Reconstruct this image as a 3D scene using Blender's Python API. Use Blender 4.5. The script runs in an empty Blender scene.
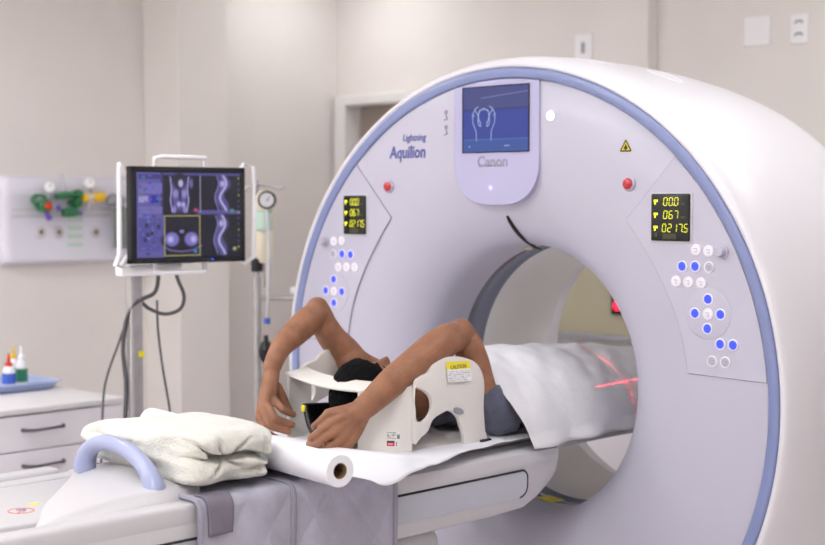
import bpy, math, random
import numpy as np
from mathutils import Vector, Matrix, noise
random.seed(7)
C = bpy.context.scene.collection
PI = math.pi
ZC = 0.92                                   # height of the bore axis; the bore runs along y, front face at y = 0

# ------------------------------------------------------------------ camera geometry (also used to measure places)
YAW, PITCH, FPX = 0.765782363, -0.047685595, 1450.0
CAM = np.array([2.69582, -3.166654, 1.433502])
FW = np.array([-math.sin(YAW)*math.cos(PITCH), math.cos(YAW)*math.cos(PITCH), math.sin(PITCH)])
RT = np.array([math.cos(YAW), math.sin(YAW), 0.0])
UP = np.cross(RT, FW)
def ray(px, py): return FW*FPX + RT*(px-412.5) - UP*(py-272.5)
def at(px, py, ax, v):
    d = ray(px, py); t = (v-CAM[ax])/d[ax]; return CAM + d*t
def dep(px, py, D): return CAM + ray(px, py)/FPX*D
cd = bpy.data.cameras.new('camera'); cam = bpy.data.objects.new('camera', cd); C.objects.link(cam)
cd.sensor_width = 36; cd.lens = FPX/825*36; cd.clip_start = .05
m = Matrix.Identity(4)
for i in range(3):
    m[i][0] = RT[i]; m[i][1] = UP[i]; m[i][2] = -FW[i]; m[i][3] = CAM[i]
cam.matrix_world = m
cd.dof.use_dof = True; cd.dof.focus_distance = 3.4; cd.dof.aperture_fstop = 3.2
bpy.context.scene.camera = cam

# ------------------------------------------------------------------ materials
def lin(c):
    c = [x/255.0 for x in c]
    return tuple(x/12.92 if x <= .04045 else ((x+.055)/1.055)**2.4 for x in c) + (1.0,)
def mat(name, rgb, rough=.5, metal=0, bump=0, bscale=40, var=0, vscale=6, coat=0, trans=0, emit=0, sheen=0, sss=0):
    M = bpy.data.materials.new(name); M.use_nodes = True
    nt = M.node_tree; b = nt.nodes['Principled BSDF']
    b.inputs['Base Color'].default_value = lin(rgb)
    b.inputs['Roughness'].default_value = rough; b.inputs['Metallic'].default_value = metal
    if coat: b.inputs['Coat Weight'].default_value = coat; b.inputs['Coat Roughness'].default_value = .15
    if trans: b.inputs['Transmission Weight'].default_value = trans
    if sheen: b.inputs['Sheen Weight'].default_value = sheen; b.inputs['Sheen Roughness'].default_value = .5
    if sss:
        b.inputs['Subsurface Weight'].default_value = sss
        b.inputs['Subsurface Radius'].default_value = (.012, .004, .002)
    if emit:
        b.inputs['Emission Color'].default_value = lin(rgb); b.inputs['Emission Strength'].default_value = emit
    tc = None
    if bump or var: tc = nt.nodes.new('ShaderNodeTexCoord')
    if var:
        n = nt.nodes.new('ShaderNodeTexNoise'); n.inputs['Scale'].default_value = vscale; n.inputs['Detail'].default_value = 4
        nt.links.new(tc.outputs['Object'], n.inputs['Vector'])
        r = nt.nodes.new('ShaderNodeValToRGB')
        lo = lin([max(0, c*(1-var)) for c in rgb]); hi = lin([min(255, c*(1+var)) for c in rgb])
        r.color_ramp.elements[0].position = .3; r.color_ramp.elements[1].position = .7
        r.color_ramp.elements[0].color = lo; r.color_ramp.elements[1].color = hi
        nt.links.new(n.outputs['Fac'], r.inputs['Fac']); nt.links.new(r.outputs['Color'], b.inputs['Base Color'])
    if bump:
        n2 = nt.nodes.new('ShaderNodeTexNoise'); n2.inputs['Scale'].default_value = bscale; n2.inputs['Detail'].default_value = 5
        nt.links.new(tc.outputs['Object'], n2.inputs['Vector'])
        bp = nt.nodes.new('ShaderNodeBump'); bp.inputs['Strength'].default_value = bump; bp.inputs['Distance'].default_value = .01
        nt.links.new(n2.outputs['Fac'], bp.inputs['Height']); nt.links.new(bp.outputs['Normal'], b.inputs['Normal'])
    return M
def attr_mat(name, emit):
    M = bpy.data.materials.new(name); M.use_nodes = True; nt = M.node_tree; b = nt.nodes['Principled BSDF']
    a = nt.nodes.new('ShaderNodeAttribute'); a.attribute_name = 'Col'
    if emit:
        b.inputs['Base Color'].default_value = (.01, .01, .012, 1); b.inputs['Roughness'].default_value = .25
        nt.links.new(a.outputs['Color'], b.inputs['Emission Color']); b.inputs['Emission Strength'].default_value = emit
    else:
        nt.links.new(a.outputs['Color'], b.inputs['Base Color']); b.inputs['Roughness'].default_value = .5
    return M
def dull(m, v=.15): m.node_tree.nodes['Principled BSDF'].inputs['Specular IOR Level'].default_value = v; return m
M = dict(
 wall=mat('wall_paint', (233, 228, 224), .85, bump=.05, bscale=120, var=.012, vscale=2),
 ceil=mat('ceiling_paint', (235, 233, 230), .9, bump=.03),
 floor=mat('vinyl_floor', (222, 216, 216), .4, var=.03, vscale=14),
 gantry=mat('gantry_plastic', (193, 191, 207), .38, coat=.15, var=.004, vscale=3),
 shell=mat('shell_plastic', (228, 226, 232), .38, coat=.2, var=.004, vscale=3),
 blue=mat('trim_blue', (130, 142, 186), .35, coat=.3, var=.01),
 bezel=mat('bezel_lavender', (182, 180, 214), .3, coat=.3, var=.006),
 seam=mat('seam_grey', (140, 138, 150), .7, var=.02),
 dark=mat('black_plastic', (14, 14, 16), .3, var=.05),
 matte=mat('matte_black', (22, 22, 25), .6, var=.05),
 window=mat('smoked_window', (128, 132, 150), .16, coat=.4, var=.03),
 bore=mat('bore_liner', (248, 245, 241), .4, var=.004),
 grey=mat('grey_plastic', (150, 151, 158), .45, var=.01),
 midgrey=mat('pale_grey_plastic', (184, 186, 196), .45, var=.01),
 lgrey=mat('light_grey_plastic', (205, 205, 210), .45, var=.01),
 white=mat('white_plastic', (246, 245, 247), .4, var=.006),
 couch=mat('couch_plastic', (200, 198, 201), .38, coat=.15, var=.006),
 handle=mat('handle_lavender', (160, 167, 202), .35, coat=.25, var=.008),
 skin=mat('skin', (145, 99, 72), .55, bump=.12, bscale=160, var=.09, vscale=26, sss=.08),
 nail=mat('finger_nail', (186, 138, 116), .35, var=.03),
 hair=dull(mat('black_hair', (5, 5, 6), .8, bump=.6, bscale=190, var=.2, vscale=60)),
 shirt=mat('grey_shirt', (86, 89, 108), .9, bump=.25, bscale=240, var=.08, vscale=40, sheen=.2),
 sheet=mat('white_sheet', (222, 222, 226), .8, bump=.12, bscale=60, var=.012, vscale=20),
 paper=mat('exam_paper', (232, 232, 238), .75, bump=.05, bscale=70, var=.006, vscale=9),
 core=mat('cardboard', (128, 98, 70), .85, bump=.2, bscale=90, var=.1, vscale=40),
 pad=mat('quilted_grey', (170, 169, 184), .7, bump=.15, bscale=110, var=.04, vscale=16, sheen=.1),
 padtrim=mat('pad_binding', (150, 148, 162), .7, bump=.1, var=.04),
 patch=mat('pad_patch', (118, 112, 126), .75, bump=.2, bscale=200, var=.04),
 towel=mat('plush_blanket', (218, 217, 208), .95, bump=.5, bscale=210, var=.035, vscale=30, sheen=.5),
 rest=mat('arm_support_plastic', (226, 222, 216), .42, coat=.1, var=.006),
 yellow=mat('label_yellow', (240, 222, 40), .5, var=.02),
 label=mat('label_white', (238, 238, 240), .5, var=.01),
 red=mat('button_red', (196, 30, 46), .25, coat=.5, var=.03),
 chrome=mat('chrome', (190, 190, 196), .18, 1, var=.01),
 steel=mat('brushed_steel', (186, 184, 184), .4, .6, var=.03, vscale=30),
 bluelit=mat('button_blue_lit', (52, 72, 240), .3, emit=.6, var=.02),
 btn=mat('button_white', (246, 243, 252), .35, coat=.3, var=.01),
 btngrey=mat('button_grey', (188, 186, 202), .35, coat=.3, var=.01),
 lit=mat('white_lit', (255, 250, 225), .4, emit=3.0, var=.01),
 litblue=mat('lilac_lit', (200, 185, 250), .4, emit=.5, var=.01),
 digit=mat('digit_yellow', (222, 224, 44), .4, emit=.6, var=.01),
 digitdim=mat('digit_dim', (62, 66, 40), .5, var=.02),
 logo=mat('lettering_blue', (74, 82, 156), .4, var=.02),
 logogrey=mat('lettering_grey', (150, 150, 170), .4, var=.02),
 print_=mat('print_dark', (50, 50, 56), .6, var=.03),
 cabinet=mat('cabinet_laminate', (238, 234, 240), .45, var=.008),
 cabtop=mat('cabinet_worktop', (226, 224, 226), .35, var=.008),
 tray=mat('tray_blue', (176, 190, 228), .35, coat=.2, var=.01),
 green=mat('valve_green', (22, 112, 66), .35, coat=.3, var=.05),
 purple=mat('connector_purple', (104, 66, 176), .4, var=.03),
 yel2=mat('valve_yellow', (238, 190, 20), .35, coat=.3, var=.03),
 orange=mat('valve_red', (214, 52, 30), .4, var=.03),
 clear=mat('clear_plastic', (232, 232, 228), .08, trans=.85, var=.01),
 smoke=mat('jar_plastic', (176, 186, 182), .15, trans=.5, var=.02),
 bag=mat('bag_cream', (226, 218, 196), .3, var=.02),
 palegreen=mat('label_palegreen', (190, 216, 200), .6, var=.03),
 rail=mat('gas_panel', (226, 224, 236), .35, coat=.3, var=.006),
 door=mat('door_leaf', (162, 150, 140), .55, var=.015, vscale=3),
 frame=mat('door_frame', (236, 234, 232), .5, var=.006),
 board=mat('beige_board', (178, 171, 146), .7, var=.01),
 cable=mat('cable_grey', (84, 82, 86), .5, var=.04),
 led=mat('led_red', (255, 24, 60), .4, emit=1.6, var=.01),
 labelblue=mat('bottle_label_blue', (70, 104, 196), .5, var=.04),
 labelgreen=mat('bottle_label_green', (46, 128, 92), .5, var=.04),
 lamp=mat('lamp_diffuser', (255, 250, 244), .5, emit=1.0, var=.002),
)

# ------------------------------------------------------------------ mesh helpers
class MB:
    def __init__(s): s.v = []; s.f = []
    def add(s, v, f):
        o = len(s.v); s.v += [tuple(map(float, p)) for p in v]; s.f += [tuple(i+o for i in q) for q in f]; return s
    def box(s, c, d, r=0.0, rz=0.0, seg=3):
        """box with rounded edges"""
        hx, hy, hz = [x/2 for x in d]; r = min(r, hx*.98, hy*.98, hz*.98)
        if r <= 0:
            v = [(x, y, z) for x in (-hx, hx) for y in (-hy, hy) for z in (-hz, hz)]
            f = [(0, 1, 3, 2), (4, 6, 7, 5), (0, 4, 5, 1), (2, 3, 7, 6), (0, 2, 6, 4), (1, 5, 7, 3)]
        else:
            import bmesh
            bm = bmesh.new(); bmesh.ops.create_cube(bm, size=1)
            for q in bm.verts: q.co = Vector((q.co.x*2*hx, q.co.y*2*hy, q.co.z*2*hz))
            bmesh.ops.bevel(bm, geom=bm.edges[:], offset=r, segments=seg, profile=.5, affect='EDGES')
            bm.verts.index_update()
            v = [tuple(q.co) for q in bm.verts]; f = [tuple(x.index for x in q.verts) for q in bm.faces]; bm.free()
        ca, sa = math.cos(rz), math.sin(rz)
        v = [(c[0]+x*ca-y*sa, c[1]+x*sa+y*ca, c[2]+z) for x, y, z in v]
        return s.add(v, f)
    def tube(s, pts, rad, n=12, cap=True, smooth=0, flat=None):
        """tube through points; rad a number or a list; flat = (factor across, reference vector)"""
        P = [Vector(map(float, p)) for p in pts]; R = list(rad) if hasattr(rad, '__len__') else [rad]*len(P)
        if smooth and len(P) > 2: P, R = spline(P, R, smooth)
        T = []
        for i in range(len(P)):
            t = (P[min(i+1, len(P)-1)]-P[max(i-1, 0)])
            T.append(t.normalized() if t.length > 1e-9 else Vector((0, 0, 1)))
        ref = Vector(flat[1]) if flat else (Vector((0, 0, 1)) if abs(T[0].z) < .9 else Vector((1, 0, 0)))
        a = (ref-T[0]*ref.dot(T[0])).normalized()
        v = []; f = []
        for i, (p, r) in enumerate(zip(P, R)):
            if i: a = (a-T[i]*a.dot(T[i])).normalized()
            b = T[i].cross(a)
            for k in range(n):
                w = 2*PI*k/n; v.append(p+a*math.cos(w)*r*(flat[0] if flat else 1)+b*math.sin(w)*r)
        for i in range(len(P)-1):
            for k in range(n):
                f.append((i*n+k, i*n+(k+1) % n, (i+1)*n+(k+1) % n, (i+1)*n+k))
        if cap: f.append(tuple(range(n))[::-1]); f.append(tuple((len(P)-1)*n+k for k in range(n)))
        return s.add(v, f)
    def cyl(s, p0, p1, r0, r1=None, n=24): return s.tube([p0, p1], [r0, r0 if r1 is None else r1], n)
    def lathe(s, c, axis, prof, n=32, closed=False):
        """prof = [(distance along axis, radius)]"""
        ax = Vector(axis).normalized(); a = Vector((0, 0, 1)) if abs(ax.z) < .9 else Vector((1, 0, 0))
        a = (a-ax*a.dot(ax)).normalized(); b = ax.cross(a); v = []; f = []; c = Vector(map(float, c))
        for h, r in prof:
            for k in range(n):
                w = 2*PI*k/n; v.append(c+ax*h+(a*math.cos(w)+b*math.sin(w))*r)
        for i in range(len(prof)-1):
            for k in range(n): f.append((i*n+k, i*n+(k+1) % n, (i+1)*n+(k+1) % n, (i+1)*n+k))
        if closed:
            i = len(prof)-1
            for k in range(n): f.append((i*n+k, i*n+(k+1) % n, (k+1) % n, k))
        else:
            if prof[0][1] > 1e-6: f.append(tuple(range(n))[::-1])
            if prof[-1][1] > 1e-6: f.append(tuple((len(prof)-1)*n+k for k in range(n)))
        return s.add(v, f)
    def prism(s, pts, d):
        """closed outline (3-D points in one plane) pushed along d"""
        n = len(pts); d = Vector(d); P = [Vector(map(float, p)) for p in pts]
        v = P+[p+d for p in P]; f = [tuple(range(n)), tuple(range(2*n-1, n-1, -1))]
        f += [(k, k+n, (k+1) % n+n, (k+1) % n) for k in range(n)]
        return s.add(v, f)
    def grid(s, fn, nu, nv, wrapu=False, wrapv=False):
        v = [fn(i/(nu if wrapu else nu-1), j/(nv if wrapv else nv-1)) for i in range(nu) for j in range(nv)]
        f = []
        for i in range(nu if wrapu else nu-1):
            for j in range(nv if wrapv else nv-1):
                f.append((i*nv+j, ((i+1) % nu)*nv+j, ((i+1) % nu)*nv+(j+1) % nv, i*nv+(j+1) % nv))
        return s.add(v, f)
def spline(P, R, k):
    Q = []; S = []; n = len(P)
    for i in range(n-1):
        p0, p1, p2, p3 = P[max(i-1, 0)], P[i], P[i+1], P[min(i+2, n-1)]
        for j in range(k):
            t = j/k
            Q.append(.5*((2*p1)+(p2-p0)*t+(2*p0-5*p1+4*p2-p3)*t*t+(3*p1-p0-3*p2+p3)*t**3)); S.append(R[i]*(1-t)+R[i+1]*t)
    Q.append(P[-1]); S.append(R[-1]); return Q, S
def root_of(o):
    while o.parent: o = o.parent
    return o
def obj(name, mb, m, parent=None, smooth=True, local=False, auto=True, loc=None):
    """ONE mesh object; vertices are given in the world unless local"""
    me = bpy.data.meshes.new(name); V = mb.v
    if parent is not None and not local:
        I = root_of(parent).matrix_basis.inverted(); V = [tuple(I @ Vector(p)) for p in V]
    if loc is not None:
        V = [(x-loc[0], y-loc[1], z-loc[2]) for x, y, z in V]
    me.from_pydata(V, [], mb.f); me.update()
    import bmesh
    bm = bmesh.new(); bm.from_mesh(me); bmesh.ops.recalc_face_normals(bm, faces=bm.faces[:]); bm.to_mesh(me); bm.free()
    o = bpy.data.objects.new(name, me); C.objects.link(o)
    if loc is not None: o.location = loc
    if m: me.materials.append(M[m] if isinstance(m, str) else m)
    if parent is not None: o.parent = parent
    if smooth:
        for p in me.polygons: p.use_smooth = True
        if auto: me.set_sharp_from_angle(angle=math.radians(38))
    return o
def tag(o, label=None, cat=None, group=None, kind=None):
    if label: o['label'] = label
    if cat: o['category'] = cat
    if group: o['group'] = group
    if kind: o['kind'] = kind
    return o
def thing(name, label, cat, loc=(0, 0, 0), rz=0, group=None):
    o = bpy.data.objects.new(name, None); C.objects.link(o); o.empty_display_size = .1
    o.location = [float(x) for x in loc]; o.rotation_euler = (0, 0, rz)
    o.matrix_basis = Matrix.Translation([float(x) for x in loc]) @ Matrix.Rotation(rz, 4, 'Z')
    return tag(o, label, cat, group)
def struct(name, mb, m, smooth=False): return tag(obj(name, mb, m, smooth=smooth), kind='structure')
def text_mb(txt, size, shear=0, bold=0, width=None):
    cu = bpy.data.curves.new('lettering', 'FONT'); cu.body = txt; cu.size = size; cu.shear = shear; cu.offset = bold; cu.extrude = .0004
    cu.resolution_u = 3
    o = bpy.data.objects.new('lettering', cu); C.objects.link(o)
    bpy.context.view_layer.update()
    me = o.to_mesh(); V = [tuple(q.co) for q in me.vertices]; F = [tuple(p.vertices) for p in me.polygons]; o.to_mesh_clear()
    bpy.data.objects.remove(o); bpy.data.curves.remove(cu)
    x0 = min(v[0] for v in V); x1 = max(v[0] for v in V); k = 1 if width is None else width/(x1-x0)
    return [((v[0]-x0)*k, v[1], v[2]) for v in V], F
def text_on(mb, txt, size, o, right=(1, 0, 0), up=(0, 0, 1), **kw):
    V, F = text_mb(txt, size, **kw); r = Vector(right).normalized(); u = Vector(up).normalized(); n = r.cross(u); o = Vector(map(float, o))
    mb.add([o+r*x+u*y+n*z for x, y, z in V], F); return mb
def raster(name, img, o, right, up, m, parent, local=False):
    """a flat printed or lit panel: a fine grid, one colour per cell; img rows run downwards; o = bottom left corner"""
    h, w, _ = img.shape; mb = MB(); o = Vector(map(float, o)); r = Vector(map(float, right)); u = Vector(map(float, up))
    mb.v = [tuple(o+r*(i/w)+u*(1-j/h)) for j in range(h+1) for i in range(w+1)]
    mb.f = [((j+1)*(w+1)+i, (j+1)*(w+1)+i+1, j*(w+1)+i+1, j*(w+1)+i) for j in range(h) for i in range(w)]
    ob = obj(name, mb, m, parent, smooth=False, local=local)
    ca = ob.data.color_attributes.new('Col', 'FLOAT_COLOR', 'CORNER')
    c = np.clip(img.reshape(-1, 3)/255.0, 0, 1); c = np.where(c <= .04045, c/12.92, ((c+.055)/1.055)**2.4)
    ca.data.foreach_set('color', np.repeat(np.concatenate([c, np.ones((len(c), 1))], 1), 4, axis=0).astype(np.float32).ravel())
    return ob
def line_img(img, pts, col, w=1.0):
    h, W, _ = img.shape; yy, xx = np.mgrid[0:h, 0:W]
    for (x0, y0), (x1, y1) in zip(pts[:-1], pts[1:]):
        dx, dy = x1-x0, y1-y0; L = dx*dx+dy*dy+1e-9
        t = np.clip(((xx-x0)*dx+(yy-y0)*dy)/L, 0, 1); d = np.hypot(xx-x0-t*dx, yy-y0-t*dy)
        k = np.clip(w+.5-d, 0, 1)[..., None]; img[:] = img*(1-k)+np.array(col)*k
def blob_img(img, cx, cy, rx, ry, col, soft=.3, k=1.0):
    h, W, _ = img.shape; yy, xx = np.mgrid[0:h, 0:W]
    d = np.hypot((xx-cx)/rx, (yy-cy)/ry); a = (np.clip((1-d)/soft, 0, 1)*k)[..., None]; img[:] = img*(1-a)+np.array(col)*a
def remesh(name, mb, voxel, m, parent, it=6, fac=.5):
    me = bpy.data.meshes.new(name); me.from_pydata(mb.v, [], mb.f); me.update()
    import bmesh
    bm = bmesh.new(); bm.from_mesh(me); bmesh.ops.recalc_face_normals(bm, faces=bm.faces[:]); bm.to_mesh(me); bm.free()
    o = bpy.data.objects.new(name, me); C.objects.link(o)
    a = o.modifiers.new('r', 'REMESH'); a.mode = 'VOXEL'; a.voxel_size = voxel
    b = o.modifiers.new('s', 'SMOOTH'); b.iterations = it; b.factor = fac
    bpy.context.view_layer.update()
    ev = o.evaluated_get(bpy.context.evaluated_depsgraph_get()); nm = bpy.data.meshes.new_from_object(ev)
    o.modifiers.clear(); o.data = nm; bpy.data.meshes.remove(me); nm.name = name
    nm.materials.clear(); nm.materials.append(M[m])
    for p in nm.polygons: p.use_smooth = True
    if parent is not None: o.parent = parent; nm.transform(root_of(parent).matrix_basis.inverted())
    return o
def nz(x, y, z, s=1.0): return noise.noise(Vector((x*s, y*s, z*s)))
def sstep(a, b, x):
    t = min(1, max(0, (x-a)/(b-a))); return t*t*(3-2*t)

# ================================================================== THE ROOM
XL, XR, YB, YF, H = -3.25, 3.7, 2.41, -4.4, 2.8
struct('floor', MB().box(((XL+XR)/2, (YB+YF)/2, -.05), (XR-XL+.4, YB-YF+.4, .1)), 'floor')
struct('ceiling', MB().box(((XL+XR)/2, (YB+YF)/2, H+.05), (XR-XL+.4, YB-YF+.4, .1)), 'ceil')
struct('wall_left', MB().box((XL-.06, (YB+YF)/2, H/2), (.12, YB-YF+.24, H)), 'wall')
struct('wall_right', MB().box((XR+.06, (YB+YF)/2, H/2), (.12, YB-YF+.24, H)), 'wall')
struct('wall_front', MB().box(((XL+XR)/2, YF-.06, H/2), (XR-XL, .12, H)), 'wall')
DX0, DX1, DZ = -3.13, -2.27, 1.97          # door opening in the back wall
wb = MB(); wb.box(((XL+DX0)/2, YB+.06, H/2), (DX0-XL, .12, H)); wb.box(((DX1+XR)/2, YB+.06, H/2), (XR-DX1, .12, H)); wb.box(((DX0+DX1)/2, YB+.06, (H+DZ)/2), (DX1-DX0, .12, H-DZ))
struct('wall_back', wb, 'wall')
d1 = struct('door_1', MB().box(((DX0+DX1)/2, YB+.085, DZ/2), (DX1-DX0, .045, DZ), .004), 'door')
fr = MB()
for x in (DX0-.04, DX1+.04): fr.box((x, YB+.012, (DZ+.055)/2), (.085, .15, DZ+.055), .006)
fr.box(((DX0+DX1)/2, YB+.012, DZ+.027), (DX1-DX0, .15, .055), .006)
struct('trim_1', fr, 'frame')
kn = MB(); kn.lathe((DX1-.07, YB+.062, 1.0), (0, -1, 0), [(0, .024), (.006, .024), (.008, .01), (.04, .01)], 20); kn.tube([(DX1-.07, YB+.025, 1.0), (DX1-.19, YB+.025, 1.0)], .008, 10)
tag(obj('door_handle', kn, 'chrome', d1), label='chrome lever handle')
struct('trim_2', MB().box((-3.108, 1.25, H/2), (.284, .30, H), .004), 'wall')       # square column on the left wall
struct('trim_3', MB().box((-1.48, YB-.03, H/2), (.73, .09, H), .004), 'wall')       # shallow column on the back wall
struct('baseboard_left', MB().box((XL+.008, (YF+1.1)/2, .05), (.016, 1.1-YF, .1), .003), 'frame')
struct('baseboard_back', MB().box(((-1.1+XR)/2, YB-.008, .05), (XR+1.1, .016, .1), .003), 'frame')
# ceiling lights and unseen fill panels
def ceil_light(name, x, y, w, l, e, label, round_=False, grp='ceiling lights'):
    t = thing(name, label, 'ceiling light', (x, y, H), 0, grp)
    Mx = bpy.data.materials.new('lamp_glow'); Mx.use_nodes = True; b = Mx.node_tree.nodes['Principled BSDF']
    b.inputs['Emission Color'].default_value = (.985, .985, 1, 1); b.inputs['Emission Strength'].default_value = e
    if round_:
        obj('diffuser', MB().lathe((x, y, H-.012), (0, 0, 1), [(0, .001), (0, w/2), (.006, w/2)], 40), Mx, t)
        obj('trim_ring', MB().lathe((x, y, H-.016), (0, 0, 1), [(0, w/2), (0, w/2+.02), (.015, w/2+.022), (.015, w/2)], 40, True), 'white', t)
    else:
        obj('diffuser', MB().box((x, y, H-.012), (w, l, .008)), Mx, t, smooth=False)
        f = MB()
        for s in (-1, 1): f.box((x+s*(w/2+.012), y, H-.013), (.024, l+.048, .026), .003); f.box((x, y+s*(l/2+.012), H-.013), (w, .024, .026), .003)
        obj('frame', f, 'white', t)
ceil_light('ceiling_light', 1.1, -.2, 1.2, .62, 3.2, 'flat ceiling light panel above the camera side of the scanner')
ceil_light('ceiling_light', -.6, -1.9, .62, 1.2, 3.4, 'flat ceiling light panel above the patient table foot')
ceil_light('ceiling_light', 1.3, -2.9, 1.2, .62, 11, 'flat ceiling light panel farthest from the back wall')
ceil_light('ceiling_light', .9, 1.5, 1.2, .62, 3.2, 'flat ceiling light panel behind the scanner by the back wall')
ceil_light('ceiling_light', -1.5, 1.3, 1.2, .62, .8, 'flat ceiling light panel over the far left corner by the door')
ceil_light('ceiling_light', -1.7, -3.4, 1.2, .62, 12, 'added unseen fill light panel in the front left corner of the room')  # unseen panel added to brighten the left wall and its column
ceil_light('ceiling_light', -2.1, -1.2, .62, .62, 8, 'unseen square fill light panel above the drawer cabinet')  # unseen panel, placed to throw light on the column face and left wall
ceil_light('ceiling_spotlight', -2.72, 1.9, .22, .22, 22, 'small round ceiling light beside the left wall column', True)

# ================================================================== THE CT SCANNER
G = thing('ct_scanner', 'large white ring shaped CT scanner with blue rim and round bore', 'CT scanner', (0, .42, 0))
NA = 192
def ring(prof, ctr=(0, 0, ZC), n=NA, floor=.012):
    """prof = [(y, r)] turned about the bore axis; flattened where it would go below the floor"""
    v = []; f = []
    for y, r in prof:
        for k in range(n):
            w = 2*PI*k/n; v.append((r*math.sin(w), y, max(floor, ZC+r*math.cos(w))))
    for i in range(len(prof)-1):
        for k in range(n): f.append((i*n+k, i*n+(k+1) % n, (i+1)*n+(k+1) % n, (i+1)*n+k))
    mb = MB(); mb.add(v, f); return mb
RF = .68                                    # radius where the bell mouth begins
def rr(r):
    if r >= RF: return 0.0
    q = min(1.0, 1-(r-.393)/(RF-.393)); return .15*(1-math.sqrt(max(0, 1-q*q)))
pf = [(.012, .871), (.002, .868), (0, .864), (0, .74)]
pf += [(.15*(1-math.cos(t*PI/2)), .393+(RF-.393)*(1-math.sin(t*PI/2))) for t in [i/22 for i in range(23)]]+[(.27, .392)]
fc = obj('front_cover', ring(pf), 'gantry', G, auto=False)
obj('rim_trim', ring([(.012, .868), (-.003, .869), (-.006, .873), (-.006, .893), (-.003, .898), (.012, .899)]), 'blue', G, auto=False)
po = [(.012, .898), (.001, .899), (-.003, .903), (-.004, .908), (.0, .915), (.012, .921), (.035, .928), (.08, .935), (.15, .938), (.4, .937), (.55, .929), (.7, .913), (.78, .9), (.82, .886), (.845, .865), (.855, .84), (.858, .7), (.855, .55), (.83, .46), (.79, .415), (.71, .392)]
obj('outer_cover', ring(po), 'shell', G, auto=False)
obj('scan_window', ring([(.27, .3925), (.278, .393), (.28, .397), (.358, .397), (.36, .3925), (.37, .3925)]), 'window', G, auto=False)
bl = obj('bore_liner', ring([(.37, .392), (.372, .3905), (.52, .3905), (.524, .3915), (.71, .392)]), 'bore', G, auto=False)
ov = MB()
for a0, a1, y0 in ((7, 15, .2), (17, 24, .34)):         # low oval grips on the crown of the cover
    L = [Vector((.936*math.sin(math.radians(a)), y0+dy, ZC+.936*math.cos(math.radians(a)))) for a, dy in [(a0+(a1-a0)*(.5-.5*math.cos(w)), .035*math.sin(w)) for w in [2*PI*i/40 for i in range(41)]]]
    ov.tube(L, .004, 8)
obj('grip', ov, 'shell', G)
gb = MB(); gb.box((0, .43, .03), (1.5, .72, .06), .015)
obj('base', gb, 'lgrey', G)
def FX(x, z, y=0.0): return (x, y, z)
def arc_r(r, z0, z1, sgn, n=24):                        # points of the face circle between two heights
    a0 = math.asin((z0-ZC)/r); a1 = math.asin((z1-ZC)/r)
    return [(sgn*r*math.cos(a0+(a1-a0)*i/n), ZC+r*math.sin(a0+(a1-a0)*i/n)) for i in range(n+1)]
SEG = {'0': 'abcdef', '1': 'bc', '2': 'abged', '5': 'afgcd', '6': 'afgedc', '7': 'abc'}
def seven(mb, s, x, z, w, h, y):
    for ch in s:
        if ch == '.':
            mb.box((x-w*.16, y, z+h*.05), (h*.1, .001, h*.1)); continue
        t = h*.11; sl = .1
        segs = dict(a=((.15, 1), (.85, 1)), g=((.15, .5), (.85, .5)), d=((.15, 0), (.85, 0)), f=((0, .55), (0, .95)), b=((1, .55), (1, .95)), e=((0, .05), (0, .45)), c=((1, .05), (1, .45)))
        for k in SEG[ch]:
            (a, b), (c, d) = segs[k]; q = .62*w
            mb.cyl((x+a*q+b*h*sl, y, z+b*h), (x+c*q+d*h*sl, y, z+d*h), t*.40, n=6)
        x += w
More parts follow.
